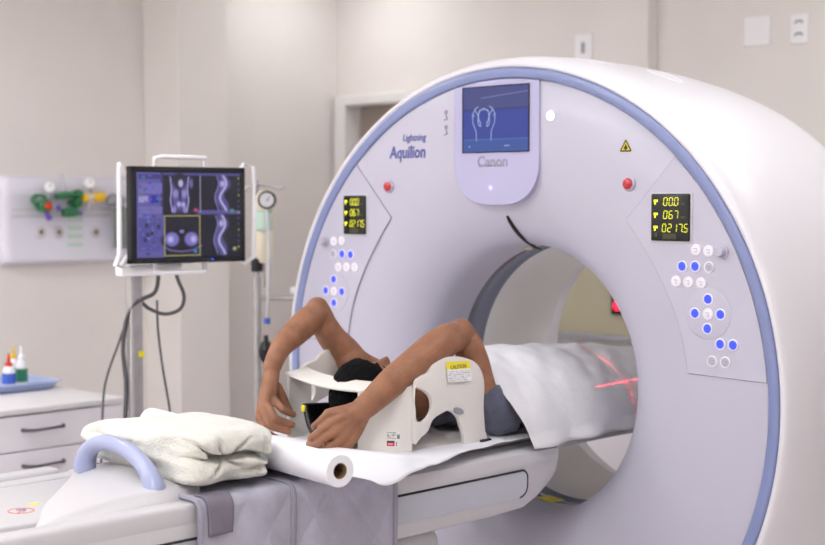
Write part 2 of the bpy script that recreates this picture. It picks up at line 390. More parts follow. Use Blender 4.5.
for sgn in (1, -1):
    crv = [at(px, py, 1, 0) for px, py in ((626.5, 220), (648, 254), (667.6, 292.6), (681, 331), (688.5, 373))]
    C2 = [(p[0]*1.0, p[2]) for p in crv]
    P, _ = spline([Vector((a, b, 0)) for a, b in C2], [0]*5, 6); inner = [(sgn*p.x, p.y) for p in P]
    edge = arc_r(.8655, .992, 1.553, sgn)
    out = inner+edge
    pn = obj('control_panel', MB().prism([FX(a, b, .002) for a, b in out], (0, -.0045, 0)), 'gantry', G)
    sm = MB(); sm.tube([FX(a, b, -.001) for a, b in [edge[-1]]+inner+[edge[0]]], .0017, 6)
    obj('seam', sm, 'seam', pn)
    Y0 = -.0025
    dx = .581*sgn if sgn > 0 else -.5935
    dw = .117 if sgn > 0 else .098
    obj('display', MB().box((dx, Y0-.003, 1.397), (dw, .012, .122), .004), 'dark', pn)
    obj('display_frame', MB().box((dx, Y0-.0005, 1.396), (dw+.01, .004, .131), .0015), 'lgrey', pn)
    dg = MB()
    for row, s in enumerate(('00.0', '067', '0217.5')):
        z = 1.428-.034*row; x = dx-dw*.16-(dw*.03 if row == 2 else 0)
        seven(dg, s, x, z, .0165*dw/.117, .02, Y0-.0095)
        dg.box((dx-dw*.36, Y0-.0095, z+.012), (.012, .001, .006)); dg.box((dx-dw*.38, Y0-.0095, z+.007), (.004, .001, .010))
    obj('digit', dg, 'digit', pn)
    for c_, d_ in [((dx+dw*(.34 if row < 2 else .44), Y0-.0095, 1.432-.034*row), (.012, .001, .005)) for row in range(3)]+[((dx, Y0-.0095, 1.348), (.04, .001, .014)), ((dx-dw*.36, Y0-.0095, 1.352), (.006, .001, .012))]:
        un = MB(); un.box(c_, d_); obj('unit_mark', un, 'digitdim', pn)
    md = MB(); md.lathe((sgn*.694, Y0, 1.153), (0, -1, 0), [(0, .066), (.0008, .066), (.0014, .063), (.0014, .0)], 48)
    obj('pad_disc', md, 'gantry', pn)
    def button(x, z, m, r=.0128):
        b = MB(); b.lathe((x, Y0, z), (0, -1, 0), [(0, r+.003), (.003, r+.003), (.0035, r+.0005), (.0015, r), (.0015, r*.96), (.0038, r*.86), (.0042, r*.5), (.0042, 0)], 24)
        return b
    for x, z, m in ((.657, 1.315, 'btn'), (.694, 1.313, 'btn'), (.616, 1.272, 'bluelit'), (.655, 1.273, 'bluelit'), (.696, 1.272, 'btngrey'), (.598, 1.233, 'btn'), (.635, 1.232, 'btn'), (.673, 1.231, 'btn'),
                    (.694, 1.191, 'bluelit'), (.656, 1.153, 'bluelit'), (.694, 1.153, 'btn'), (.731, 1.154, 'bluelit'), (.693, 1.116, 'bluelit'), (.731, 1.079, 'bluelit'), (.768, 1.079, 'bluelit'), (.708, 1.034, 'btngrey'), (.746, 1.034, 'btngrey')):
        bt = MB(); bt.lathe((sgn*x, Y0, z), (0, -1, 0), [(0, .0114), (.0026, .0114), (.0036, .0104), (.004, .006), (.004, 0)], 24)
        o_ = obj('button', bt, m, pn)
        gl = MB(); yk = Y0-.0043
        gl.tube([(sgn*x-.005, yk, z+.003), (sgn*x+.005, yk, z+.003), (sgn*x+.004, yk, z-.005), (sgn*x-.002, yk, z-.004)], .0009, 5)
        obj('button_symbol', gl, 'logogrey' if m != 'bluelit' else 'logo', pn)
    bz = MB()
    for x, z in ((.657, 1.315), (.694, 1.313), (.616, 1.272), (.655, 1.273), (.696, 1.272), (.598, 1.233), (.635, 1.232), (.673, 1.231), (.694, 1.191), (.656, 1.153), (.694, 1.153), (.731, 1.154), (.693, 1.116), (.731, 1.079), (.768, 1.079), (.708, 1.034), (.746, 1.034)):
        bz.lathe((sgn*x, Y0, z), (0, -1, 0), [(0, .0118), (0, .0146), (.003, .0146), (.0036, .0134), (.0036, .0118)], 24, True)
    obj('button_surround', bz, 'btn', pn)
    k = MB(); k.lathe((sgn*.734, Y0, 1.312), (0, -1, 0), [(0, .0175), (.004, .0175), (.005, .0135), (.022, .0125), (.024, .010), (.024, 0)], 28)
    obj('knob', k, 'btngrey', pn)
    # emergency stop
    es = MB(); es.lathe((sgn*.447, 0, 1.485), (0, -1, 0), [(0, .0195), (.005, .0195), (.008, .0165), (.008, .0145)], 28)
    eb = obj('stop_button', es, 'btngrey', G)
    er = MB(); er.lathe((sgn*.447, 0, 1.485), (0, -1, 0), [(0, .0145), (.011, .0145), (.0135, .011), (.0145, 0)], 28)
    obj('button_cap', er, 'red', eb)
# top bezel with the touch screen
bx = -.0145
out = [(bx+.158, 1.778), (bx+.158, 1.56)]
out += [(bx+.158*math.cos(a)**.72 if math.cos(a) > 0 else bx-.158*(-math.cos(a))**.72, 1.56-.13*math.sin(a)**.85) for a in [PI*i/28 for i in range(1, 28)]]
out += [(bx-.158, 1.56), (bx-.158, 1.778)]
out += [(bx-.158+.316*i/10, ZC+math.sqrt(.8655**2-(bx-.158+.316*i/10)**2)) for i in range(11)]
BZ = obj('screen_bezel', MB().prism([FX(a, b, .05) for a, b in out], (0, -.055, 0)), 'bezel', G)
se = MB(); se.tube([FX(a, b, -.0045) for a, b in out[:32]], .0012, 6); obj('bezel_edge', se, 'bezel', BZ)
W_, H_ = 144, 110
im = np.zeros((H_, W_, 3)); im[:] = (16, 58, 172)
im[:36] = (56, 70, 146); im[36:40] = (22, 44, 140); im[88:] = (34, 84, 176); im[88:90] = (60, 110, 196)
line_img(im, [(40, 18), (142, 10)], (138, 140, 196), .7)
wl = (188, 206, 244)
for s in (-1, 1):
    X = lambda d: 46+s*d
    line_img(im, [(X(16), 90), (X(17), 74), (X(24), 60), (X(25), 46), (X(20), 37), (X(13), 32)], wl, .9)
    line_img(im, [(X(25), 46), (X(21), 48)], wl, .9); line_img(im, [(X(20), 37), (X(16), 42), (X(12), 49), (X(13), 58), (X(11), 64), (X(7), 66), (X(7), 60)], wl, .9)
    line_img(im, [(X(12), 46), (X(9), 39), (X(0), 36)], wl, 1.1); line_img(im, [(X(12), 46), (X(11), 55), (X(7), 60)], wl, 1.1)
blob_img(im, 14, 100, 2, 2, (180, 190, 230)); line_img(im, [(92, 100), (102, 100)], (190, 200, 235), 1)
MS = attr_mat('touch_screen_glow', .36)
raster('touch_screen', im, (-.1385, -.0062, 1.5815), (.2465, 0, 0), (0, 0, .185), MS, BZ)
sr = MB()
for x in (-.1395, .109): sr.box((x, -.006, 1.674), (.003, .003, .19))
for z in (1.58, 1.768): sr.box((-.0153, -.006, z), (.2515, .003, .003))
obj('screen_frame', sr, 'matte', BZ)
tl = MB(); text_on(tl, 'Canon', .042, (-.083, -.0056, 1.5395), bold=.0012, width=.114)
for x in (-.0835, -.046, -.025, .003): tl.box((x+.009, -.0056, 1.541), (.012, .0008, .003))
obj('lettering', tl, 'logogrey', BZ)
st = MB()
for i in range(4): st.tube([(-.033-.011*math.cos(i*PI/4), -.0058, 1.478-.011*math.sin(i*PI/4)), (-.033+.011*math.cos(i*PI/4), -.0058, 1.478+.011*math.sin(i*PI/4))], [.0005, .0005], 6)
st.lathe((-.033, -.0052, 1.478), (0, -1, 0), [(0, .006), (.001, .005), (.0012, 0)], 16)
obj('indicator', st, 'litblue', BZ)
lg = MB(); text_on(lg, 'Aquilion', .052, (-.447, -.0008, 1.571), bold=.0011, width=.152, shear=.12)
text_on(lg, 'Lightning', .030, (-.388, -.0008, 1.622), bold=.0003, width=.096, shear=.12)
obj('lettering', lg, 'logo', G)
pw = MB(); pw.lathe((.182, 0, 1.675), (0, -1, 0), [(0, .0125), (.002, .0125), (.003, .011), (.003, 0)], 24); obj('power_button', pw, 'lit', G)
pr = MB(); pr.lathe((.182, 0, 1.675), (0, -1, 0), [(0, .0125), (0, .0165), (.003, .0155), (.003, .0125)], 24, True); obj('button_surround', pr, 'btn', G)
wt = MB(); wt.prism([(.415, -.0004, 1.570), (.455, -.0004, 1.570), (.435, -.0004, 1.603)], (0, -.0008, 0)); wo = obj('warning_triangle', wt, 'yellow', G)
wk = MB()
for a, b in (((.418, 1.572), (.452, 1.572)), ((.452, 1.572), (.435, 1.600)), ((.435, 1.600), (.418, 1.572)), ((.435, 1.590), (.435, 1.579))): wk.cyl((a[0], -.0014, a[1]), (b[0], -.0014, b[1]), .0018, n=6)
wk.lathe((.435, -.0012, 1.5805), (0, -1, 0), [(0, .006), (.0008, .005)], 12)
obj('warning_symbol', wk, 'print_', wo)
for px, py in ((446, 115), (446, 130)):
    p = at(px, py, 1, 0); g = MB(); g.lathe((p[0], 0, p[2]+.008), (0, -1, 0), [(0, .007), (.0015, .006), (.002, 0)], 16)
    g.tube([(p[0], -.001, p[2]-.001), (p[0]+.006, -.001, p[2]-.012), (p[0]-.007, -.001, p[2]-.014)], .0022, 6)
    obj('patient_symbol', g, 'logogrey', G)
# sensor strap hanging down the face into the bore
def face_pt(x, z, off=.004):
    r = math.hypot(x, z-ZC); y = rr(r); return (x, y-off, z)
cb = MB()
def face_hit(px, py):
    y = 0
    for k in range(40):
        q = at(px, py, 1, y); y = .5*y+.5*rr(math.hypot(q[0], q[2]-ZC))
    return float(q[0]), float(q[2])
cpts = [face_hit(*q) for q in ((508, 216), (511, 222), (517, 231), (524, 238.5), (531, 244), (537, 247.5), (542, 249.5))]
cb.tube([face_pt(a, b) for a, b in cpts], [.0035, .0055, .006, .0055, .005, .004, .003], 8, smooth=4)
obj('sensor_strap', cb, 'dark', G)
yl = MB(); ya, yb_ = face_hit(526, 248.5), face_hit(533, 249.5); yl.tube([face_pt(*ya, .001), face_pt(*yb_, .001)], [.006, .001], 6); obj('alignment_mark', yl, 'board', G)
def cyl_hit(px, py, r):
    d = ray(px, py); o = CAM-np.array([0, 0, ZC]); a = d[0]**2+d[2]**2; b = o[0]*d[0]+o[2]*d[2]; c = o[0]**2+o[2]**2-r*r
    t = (-b+math.sqrt(max(0, b*b-a*c)))/a; return CAM+t*d
ck = cyl_hit(551, 499, .389); an = math.atan2(ck[0], ck[2]-ZC)
ys = MB(); ys.grid(lambda u, v: (.389*math.sin(an+(u-.5)*.16), ck[1]+(v-.5)*.06, ZC+.389*math.cos(an+(u-.5)*.16)), 8, 2)
obj('warning_sticker', ys, 'yellow', G)
lw = MB(); lw.tube([(.392*math.sin(math.radians(a)), .215-(.06*abs(a-14)/14), ZC+.388*math.cos(math.radians(a))) for a in range(8, 26, 2)], [.002]+[.005]*7+[.002], 6)
obj('laser_window', lw, 'yel2', G)
# ================================================================== THE PATIENT TABLE
T = thing('patient_table', 'white motorised scanner table running into the bore with lavender arch handle', 'table', (0, -1.5, 0))
HB = .30
YE = -3.0
# side cover: outline in (y, z), rounded lower corner under the bore
o_ = [(YE, .628), (-.40, .628), (-.25, .634), (-.19, .655), (-.14, .69), (-.108, .73), (-.098, .765), (-.10, .785), (YE, .785)]
def couch_section(x, k): return [(x, y, z) for y, z in o_]
cm = MB(); cols = [(-HB+.0, .0), (-HB, 0)]
prof = [(-.300, .016), (-.296, .006), (-.284, 0), (.284, 0), (.296, .006), (.300, .016)]
n = len(o_); cy = sum(p[0] for p in o_[1:-1])/(n-2)
V = []
for x, ins in prof:
    for y, z in o_:
        V.append((x, y-(ins if y > -1 and z > .64 else 0), z-ins*(1 if z > .7 else 0)+(ins if z < .66 else 0)))
Fc = [tuple(range(n)), tuple(range((len(prof)-1)*n, len(prof)*n))[::-1]]
for i in range(len(prof)-1):
    for k in range(n): Fc.append((i*n+k, i*n+(k+1) % n, (i+1)*n+(k+1) % n, (i+1)*n+k))
cm.add(V, Fc); obj('side_cover', cm, 'couch', T)
for s in (1, -1):
    y1 = -.242; zz0, zz1 = .668, .737; rb = .03
    ol = [(YE+.05, zz0), (y1-rb, zz0)]+[(y1-rb+rb*math.sin(a), zz0+rb-rb*math.cos(a)) for a in [PI/2*i/6 for i in range(1, 7)]]+[(y1-rb*.7+rb*.7*math.cos(a), zz1-rb*.7+rb*.7*math.sin(a)) for a in [PI/2*i/6 for i in range(0, 7)]]+[(YE+.05, zz1)]
    acc = obj('accessory_rail', MB().prism([(s*.292, y, z) for y, z in ol], (s*.010, 0, 0)), 'midgrey', T)
    grv = MB(); grv.tube([(s*.3005, y, z) for y, z in ol[1:]], .0032, 6); obj('groove', grv, 'matte', acc)
# left end: two raised rails, tray plate between them
for s in (1, -1):
    r_ = MB(); r_.box((s*.272, (YE-1.30)/2, .785), (.056, -1.30-YE, .052), .011); obj('side_rail', r_, 'couch', T)
tp = MB(); tp.box((-.01, (YE-1.28)/2, .788), (.40, -1.28-YE, .034), .005); plate = obj('tray_plate', tp, 'couch', T)
tp = MB(); tp.box((-.185, (YE-1.28)/2, .803), (.05, -1.28-YE, .012), .004); obj('tray_lip', tp, 'couch', T)
def disc_label(px, py, z):
    p = at(px, py, 2, z); return p
p = disc_label(21, 511, .805)
ro = MB(); ro.lathe((p[0], p[1], .8051), (0, 0, 1), [(0, .0245), (0, .027), (.001, .027), (.001, .0245)], 36, True); ro.cyl((p[0]-.018, p[1]+.018, .8057), (p[0]+.018, p[1]-.018, .8057), .0014, n=6)
MR = mat('print_red', (226, 120, 110), .5, var=.02)
lb = obj('warning_label', ro, MR, T)
sh = MB(); sh.tube([(p[0]-.012, p[1]-.004, .8055), (p[0], p[1]+.010, .8055), (p[0]+.012, p[1]-.002, .8055)], [.002, .003, .001], 6); obj('warning_symbol', sh, 'logogrey', lb)
for px, py, w, zl, wx in ((34, 504, .022, .8055, .012), (24, 526, .10, .7905, .016)):
    q = at(px, py, 2, zl); q2 = MB(); q2.box((q[0], q[1], zl), (wx, w, .0012)); obj('yellow_label', q2, 'yellow', T)
q = at(8, 532, 2, .8); q2 = MB(); q2.box((.228, -1.75, .7935), (.028, .1, .0015)); obj('printed_label', q2, 'lgrey', T)
# pedestal and lower bellows
pd = MB(); pd.box((0, -1.25, .32), (.50, 1.5, .62), .05, seg=4); obj('pedestal', pd, 'couch', T)
pd = MB(); pd.box((0, -1.2, .05), (.62, 1.9, .1), .03, seg=3); obj('base', pd, 'lgrey', T)
# cradle: long shallow tongue that carries the patient
def cradle(u, v):
    y = -1.29+u*2.54; x = (v-.5)*2
    z = .806+.012*abs(x)**2
    return (x*.215, y, z)
cr = MB(); V = []
sec = [(-.215, .800), (-.21, .805), (-.19, .804), (-.1, .803), (0, .803), (.1, .803), (.19, .804), (.21, .805), (.215, .800), (.205, .788), (.15, .78), (0, .776), (-.15, .78), (-.205, .788)]
ys_ = [-1.28, -.5, .0, .5, .9, 1.22, 1.26]
for y in ys_:
    for x, z in sec: V.append((x*(1 if y < 1.25 else .9), y, z))
k = len(sec); F_ = [tuple(range(k))[::-1], tuple((len(ys_)-1)*k+i for i in range(k))]
for i in range(len(ys_)-1):
    for j in range(k): F_.append((i*k+j, i*k+(j+1) % k, (i+1)*k+(j+1) % k, (i+1)*k+j))
cr.add(V, F_); obj('cradle', cr, 'couch', T)
# table extension under the cradle inside the bore
ex = MB(); ex.box((0, .38, .762), (.38, .86, .030), .01); obj('cradle_support', ex, 'lgrey', T)
# domed end cap of the cradle
bnd = [(-.262, -1.288), (-.2, -1.315), (-.155, -1.345), (-.1, -1.392), (-.05, -1.438), (0, -1.485), (.05, -1.532), (.105, -1.577), (.16, -1.616), (.215, -1.655), (.262, -1.69)]
def bndy(x):
    for (x0, y0), (x1, y1) in zip(bnd[:-1], bnd[1:]):
        if x <= x1+1e-9: return y0+(y1-y0)*(x-x0)/(x1-x0)
    return bnd[-1][1]
def cap(u, v):
    x = -.26+.52*v; yb = bndy(x); y1 = -1.262
    d = u; y = yb+(y1-yb)*max(0, (d-.02)/.98)
    base = .79
    h = (.058-.022*(abs(x)/.26)**2.2)*(1-(1-min(1, (y-yb)/.36))**2.4)**.55 if y > yb else 0
    e = 1-.9*sstep(.90, 1.0, abs(x)/.26)
    if u > .985: h = h*.2
    return (x, y, base+.004+max(0, h)*e)
cp = MB(); cp.grid(cap, 60, 48); cpo = obj('end_cap', cp, 'couch', T, auto=False)
# lavender arch handle
def zc_cap(x, y): return .79+.004+(.058-.022*(abs(x)/.26)**2.2)*(1-(1-min(1, max(.001, (y-bndy(x))/.36)))**2.4)**.55
hA = Vector((-.118, -1.318, .824)); hB = Vector((.212, -1.362, .803)); pts = []; rad = []
for i in range(25):
    a = PI*i/24; c = -math.cos(a); s = math.sin(a)
    p = hA.lerp(hB, (c*.5+.5)); pts.append((p.x, p.y, p.z+.090*s**.8)); rad.append(.0175+.008*abs(c)**6)
hm = MB(); hm.tube(pts, rad, 18, flat=(1.0, (0, 1, 0))); obj('arch_handle', hm, 'handle', T)

# ------------------------------------------------------------------ quilted pad over the table
Q = thing('quilted_pad', 'grey quilted pad draped over the near side of the patient table', 'pad', (.1, -1.04, .8))
PY0, PY1 = -1.325, -.750
def pad_pt(u, v, off=0):
    s = v*.90; ya = PY0+.085*(1-sstep(.0, .5, s)); y = ya+(PY1-ya)*u                       # s runs from the far edge across the top and down the near side
    xt = -.205+s
    R = .02; xe = .312
    if xt < xe-R: p = Vector((xt, y, .816)); nrm = Vector((0, 0, 1))
    elif xt < xe-R+R*PI/2:
        a = (xt-(xe-R))/R; p = Vector((xe-R+R*math.sin(a), y, .816-R+R*math.cos(a))); nrm = Vector((math.sin(a), 0, math.cos(a)))
    else: p = Vector((xe, y, .816-R-(xt-(xe-R+R*PI/2)))); nrm = Vector((1, 0, 0))
    g = .125
    a1 = abs(((y+s*.85)/g) % 1-.5)*2; a2 = abs(((y-s*.85)/g) % 1-.5)*2
    q = .0042*(1-math.exp(-min(1-a1, 1-a2)*5.0))-.002
    e = min(u, 1-u)*(PY1-PY0); q *= sstep(0, .02, e); q += .002
    q += .004*nz(s, y, 3.1, 9)*sstep(.45, .6, s)
    if v > .75: q += .006*math.sin(y*17+1)*(v-.75)*4
    if xt < xe-R: q *= .5
    return p+nrm*(q+off)
pm = MB(); pm.grid(lambda u, v: pad_pt(u, v), 120, 150)
po_ = obj('quilt', pm, 'pad', Q, auto=False); md_ = po_.modifiers.new('thick', 'SOLIDIFY'); md_.thickness = .006; md_.offset = -1
for u0, w in ((.0, .006), (1.0, .006)):
    e = MB(); e.tube([pad_pt(u0, i/60, .001) for i in range(61)], .0065, 8); obj('binding', e, 'padtrim', Q)
b2 = MB()
def band(u, v):
    p0 = pad_pt(.435+u*.022, v, .004); return p0
b2.grid(band, 5, 80); bo_ = obj('strap_seam', b2, 'padtrim', Q, auto=False); x = bo_.modifiers.new('thick', 'SOLIDIFY'); x.thickness = .004
b3 = MB(); b3.grid(lambda u, v: pad_pt(.03+.115*u, .53+.12*v, .006), 14, 14); bo_ = obj('fastening_patch', b3, 'patch', Q, auto=False); x = bo_.modifiers.new('thick', 'SOLIDIFY'); x.thickness = .004

# ------------------------------------------------------------------ folded plush blanket
def blanket(u, v):
    def warp(t):
        k = math.floor(t/(PI/4)); a = t/(PI/4)-k
        return (PI/4)*(k+(a**2.3 if k % 2 == 0 else 1-(1-a)**2.3))
    th = warp((u-.5)*PI*.9999); ph = warp(v*2*PI)
    e1, e2 = .40, .36
    f = lambda w, e: math.copysign(abs(w)**e, w)
    cx = f(math.cos(th), e1)*f(math.cos(ph), e2); cyy = f(math.cos(th), e1)*f(math.sin(ph), e2); cz = f(math.sin(th), e1)
    x = .268*cx; y = .126*cyy; z = .060*cz
    # thinner towards the far end, fuller near the folds
    z *= 1-.30*sstep(.2, -1, cx) + .02*nz(cx, cyy, 1.7, 2)
    if cz > 0: z *= 1+.10*(1-abs(cyy)**2)-.12*sstep(.2, 1, cyy)
    x += .022*nz(cyy, cz, .3, 1.6)*sstep(0, 1, abs(cx)); y += .016*nz(cx, cz, 5.3, 2.2)
    # folds at the near end
    k = sstep(.55, .97, cx)
    if k > 0:
        uu, vv = cyy, cz
        v0 = .08-.22*uu+.10*math.sin(uu*5.0)
        gro = math.exp(-((vv-v0)/.10)**2)*sstep(-.62, -.40, uu)
        v1 = -.52+.1*math.sin(uu*4)
        gro2 = .55*math.exp(-((vv-v1)/.12)**2)*sstep(.1, .45, uu)
        gro3 = .4*math.exp(-((uu-.62-.1*vv)/.08)**2)*sstep(-.9, -.3, -vv)
        dx, dz = (uu+.22)/1.0, (vv-v0)/.9; ang = math.atan2(dz, dx); rr_ = math.hypot(dx, dz)
        pl = .42*math.exp(-(rr_/.60)**2)*(max(0, math.cos(ang*7+.6+nz(uu*2, vv*2, 1)))**4)*sstep(.02, .2, rr_)
        bulge = .35*math.exp(-((vv-v0-.42)/.25)**2)*(.6+.4*math.sin(uu*8+1))+.3*math.exp(-((vv-v0+.42)/.25)**2)
        x += k*(-.060*gro-.042*gro2-.03*gro3-.075*pl+.026*bulge)
    w = .0035*nz(x*14, y*14, z*14+2)+.0015*nz(x*40, y*40, z*40)
    z += .008*nz(x*5, y*7, .5)*sstep(0, .6, cz)
    rz = -.15
    xx = x*math.cos(rz)-y*math.sin(rz); yy = x*math.sin(rz)+y*math.cos(rz)
    return (.034+xx+w, -1.176+yy+w, max(.834, .888+z-.012*sstep(.2, -1, cx)+.012*sstep(-.1, .25, x)*sstep(0, .05, z)+w))
bm_ = MB(); bm_.grid(blanket, 130, 300, wrapv=True)
tag(obj('folded_blanket', bm_, 'towel', auto=False), 'cream plush blanket folded into a bundle behind the lavender handle', 'blanket')

# ------------------------------------------------------------------ paper roll and the paper drawn off it
PR = thing('paper_roll', 'roll of white examination paper lying across the table, brown core showing', 'paper roll', (0, -1.0, .826))
e0 = Vector((.470, -1.073, .866)); e1_ = Vector((-.400, -.930, .866)); ax = (e1_-e0); L = ax.length; ax = ax.normalized()
pr_ = MB(); pr_.lathe(e0, ax, [(0, .0175), (0, .034), (.001, .035), (L-.001, .035), (L, .034), (L, .0175)], 44, True); obj('paper', pr_, 'paper', PR)
co = MB(); co.lathe(e0, ax, [(.001, .0155), (.001, .0176), (L-.001, .0176), (L-.001, .0155)], 32, True); obj('core', co, 'core', PR)
def paper_pt(u, v):
    s = v
    yb = -1.0                                             # the sheet leaves the roll along its axis line
    xn = .45-.105*sstep(0, .42, u)-.075*sstep(.3, .75, u)+.004*math.sin(u*11)
    x = -.285+(xn+.285)*s
    y0 = -.985-.164*x+.012; y = y0+(-.075-y0)*u
    z = .8365-.0265*sstep(-.775, -.62, y)+.003*nz(x*6, y*6, 2)*sstep(-.9, -.8, y)+.0028*nz(x*19+y*8, y*12, 5)+.0025
    if u < .10: z += .006*(1-u/.10)**2
    if x > .30:
        d = (x-.30); z -= (d*.40+d*d*1.5)*sstep(.02, .30, u); z += .002*math.sin(y*16+.6)*min(1, d/.04)
    z += .006*sstep(.15, .28, x)*max(0, nz(x*9, y*13, 8))
    return (x, y, z)
pp = MB(); pp.grid(paper_pt, 110, 70); sp = obj('unrolled_sheet', pp, 'paper', PR, auto=False)
x = sp.modifiers.new('thick', 'SOLIDIFY'); x.thickness = .0012

# ================================================================== THE PERSON
def A(px, py, x): return Vector(at(px, py, 0, x))
def Dp(px, py, D): return Vector(dep(px, py, D))
body = MB()
def limb(pts, rad, n=20, smooth=5, flat=None):
    P = [Vector(p) for p in pts]; R = list(rad)
    P2, R2 = spline(P, R, smooth) if len(P) > 2 else (P, R)
    # rounded ends
    a = (P2[0]-P2[1]).normalized(); b = (P2[-1]-P2[-2]).normalized()
    h = [(math.sin(t), math.cos(t)) for t in (PI/2*.98, PI/2*.75, PI/2*.5, PI/2*.25)]
    P3 = [P2[0]+a*R2[0]*s for s, c in h]+P2+[P2[-1]+b*R2[-1]*s for s, c in h[::-1]]
    R3 = [R2[0]*c for s, c in h]+R2+[R2[-1]*c for s, c in h[::-1]]
    body.tube(P3, R3, n, flat=flat)
# torso, neck, legs
tors = [(-.31, .055, .905, .05), (-.265, .10, .897, .062), (-.225, .165, .893, .066), (-.17, .185, .895, .07), (-.08, .178, .905, .084), (.05, .165, .908, .088), (.2, .152, .904, .084), (.3, .16, .908, .084), (.4, .172, .905, .08), (.48, .168, .9, .072)]
V = []; n = 36
for y, w, zc, h in tors:
    for k in range(n):
        a = 2*PI*k/n; V.append((w*math.copysign(abs(math.cos(a))**.85, math.cos(a)), y, zc+h*math.copysign(abs(math.sin(a))**.85, math.sin(a))))
F_ = [tuple(range(n))[::-1], tuple((len(tors)-1)*n+k for k in range(n))]
for i in range(len(tors)-1):
    for k in range(n): F_.append((i*n+k, i*n+(k+1) % n, (i+1)*n+(k+1) % n, (i+1)*n+k))
body.add(V, F_)
limb([(0, -.24, .893), (0, -.33, .905), (0, -.42, .905)], [.062, .054, .056])
for s in (1, -1):
    limb([(s*.09, .42, .9), (s*.10, .62, .9), (s*.095, .80, .895), (s*.09, .92, .885), (s*.085, 1.08, .872)], [.082, .072, .056, .052, .036])
    limb([(s*.085, 1.08, .868), (s*.095, 1.11, .92), (s*.10, 1.115, .985)], [.036, .036, .024])
# near arm (over the arm support)
limb([(.170, -.190, .876), A(486, 400, .190), A(480.5, 383, .184), A(474.5, 363, .175), A(467.5, 345, .167)], [.054, .037, .0380, .040, .040])
limb([A(460, 335, .163), A(447, 340, .165), A(434, 349, .166), A(412, 366, .166), A(390, 384, .163), A(372, 401, .157), A(360, 411, .150)], [.037, .043, .045, .041, .0375, .032, .029])
limb([A(461.5, 329.5, .163), A(467, 341, .162)], [.030, .036], 16)
wr = A(360, 411, .150)
mcpN = [A(328, 413.5, .108), A(329, 423.5, .116), A(332, 433.5, .122), A(339, 442, .128)]        # little .. index
for i, q in enumerate(mcpN):
    limb([wr+(q-wr)*.02, wr.lerp(q, .5), q], [.021, .0185, .0125], 14)
limb([A(352, 412, .140), A(340, 426, .124)], [.024, .019], 14)
pipN = [A(317.5, 423.5, .094), A(314, 436, .098), A(313, 447, .104), A(320.5, 452, .112)]
tipsN = []
for q, p_, r in zip(mcpN, pipN, (.0086, .0094, .0098, .0096)):
    d1 = p_+Vector((-.020, .006, -.010)); d2 = d1+Vector((-.006, .016, -.012))
    d1.z = max(d1.z, .8480); d2.z = max(d2.z, .8455)
    limb([q, q.lerp(p_, .55)+Vector((.002, -.001, .002)), p_, d1, d2], [.0115, r*1.02, r*1.05, r*.95, r*.8], 12, 4)
    tipsN.append((d1, d2))
tb = [A(361, 418, .146), A(355, 434, .144), A(349, 445, .140), A(342, 451, .136), A(335, 456, .132)]
limb(tb, [.021, .0155, .0118, .0108, .0082], 12, 4)
# far arm
limb([(-.16, -.20, .882), A(360, 368, -.175), A(346, 352, -.195), A(333, 339, -.212), A(324, 325, -.222)], [.058, .046, .041, .039, .036])
limb([A(318, 313.5, -.226), A(307, 322, -.23), A(294, 334, -.228), A(283, 345, -.222), A(277, 355, -.217), A(272, 367, -.210)], [.036, .0395, .036, .030, .0265, .0245])
limb([A(317.5, 308, -.226), A(322, 320, -.224)], [.031, .036], 16)
wf = A(271.5, 373, -.208); Dw = float((np.array(wf)-CAM) @ FW)
mcpF = [Dp(271.5, 398, Dw-.035), Dp(266, 403, Dw-.052), Dp(262, 410, Dw-.058), Dp(259.5, 418, Dw-.052)]     # index .. little
for q in mcpF: limb([wf+(q-wf)*.02, wf.lerp(q, .5), q], [.022, .0185, .0125], 14)
pipF = [Dp(283, 409.5, Dw-.060), Dp(275, 418, Dw-.078), Dp(269.5, 425, Dw-.082), Dp(264.5, 431.5, Dw-.072)]
tipF = [Dp(293.5, 414.5, Dw-.050), Dp(292.5, 424.5, Dw-.066), Dp(289, 432, Dw-.070), Dp(277, 437.5, Dw-.064)]
for q, p_, t, r in zip(mcpF, pipF, tipF, (.0104, .0108, .0102, .0092)):
    md2 = p_.lerp(t, .55)+Vector((0, 0, -.001))
    limb([q, q.lerp(p_, .5), p_, md2, t], [.0115, r*1.02, r*1.02, r*.93, r*.8], 12, 4)
limb([Dp(276, 388, Dw+.01), Dp(282, 397, Dw+.012), Dp(286, 405, Dw+.008), Dp(289.5, 410, Dw+.0)], [.018, .0135, .0115, .0085], 12, 4)
# head: crown towards -y, face up
HC = Vector((0, -.512, .924)); TILT = Matrix.Rotation(-.26, 3, 'X')
def head_r(d):
    """d: unit vector (right, forward, up) -> point of the head surface, same frame"""
    x, f, u = d
    w, dd, hh = .074, .094, .116
    p = Vector((x*w, f*dd, u*hh))
    if u < 0:                                      # jaw narrows, chin forward
        k = -u; p.x *= 1-.32*k**1.6; p.y = p.y*(1-.18*k)+.022*k*(1 if f > -.3 else .2)
    if f > 0: p.y -= .004*sstep(.5, 1, f)*1
    # brow, nose, lips, chin, eye sockets
    bx_ = abs(p.x)
    def g(cx, cu, sx, su): return math.exp(-((bx_-cx)/sx)**2-((p.z-cu)/su)**2)*sstep(.1, .5, f)
    p.y += .020*g(0, -.022, .011, .017)+.010*g(0, .0, .008, .022)+.006*g(0, -.030, .017, .009)
    p.y += .007*g(0, -.058, .022, .008)+.006*g(0, -.066, .018, .006)+.006*g(0, -.095, .02, .012)
    p.y -= .009*g(.031, .006, .016, .012); p.y += .005*g(.03, .006, .012, .006); p.y += .004*g(.03, .026, .02, .007)
    p.y += .004*g(.045, -.02, .016, .014)
    return p
def to_w(p): return HC+TILT @ Vector((p.x, -p.z, p.y))
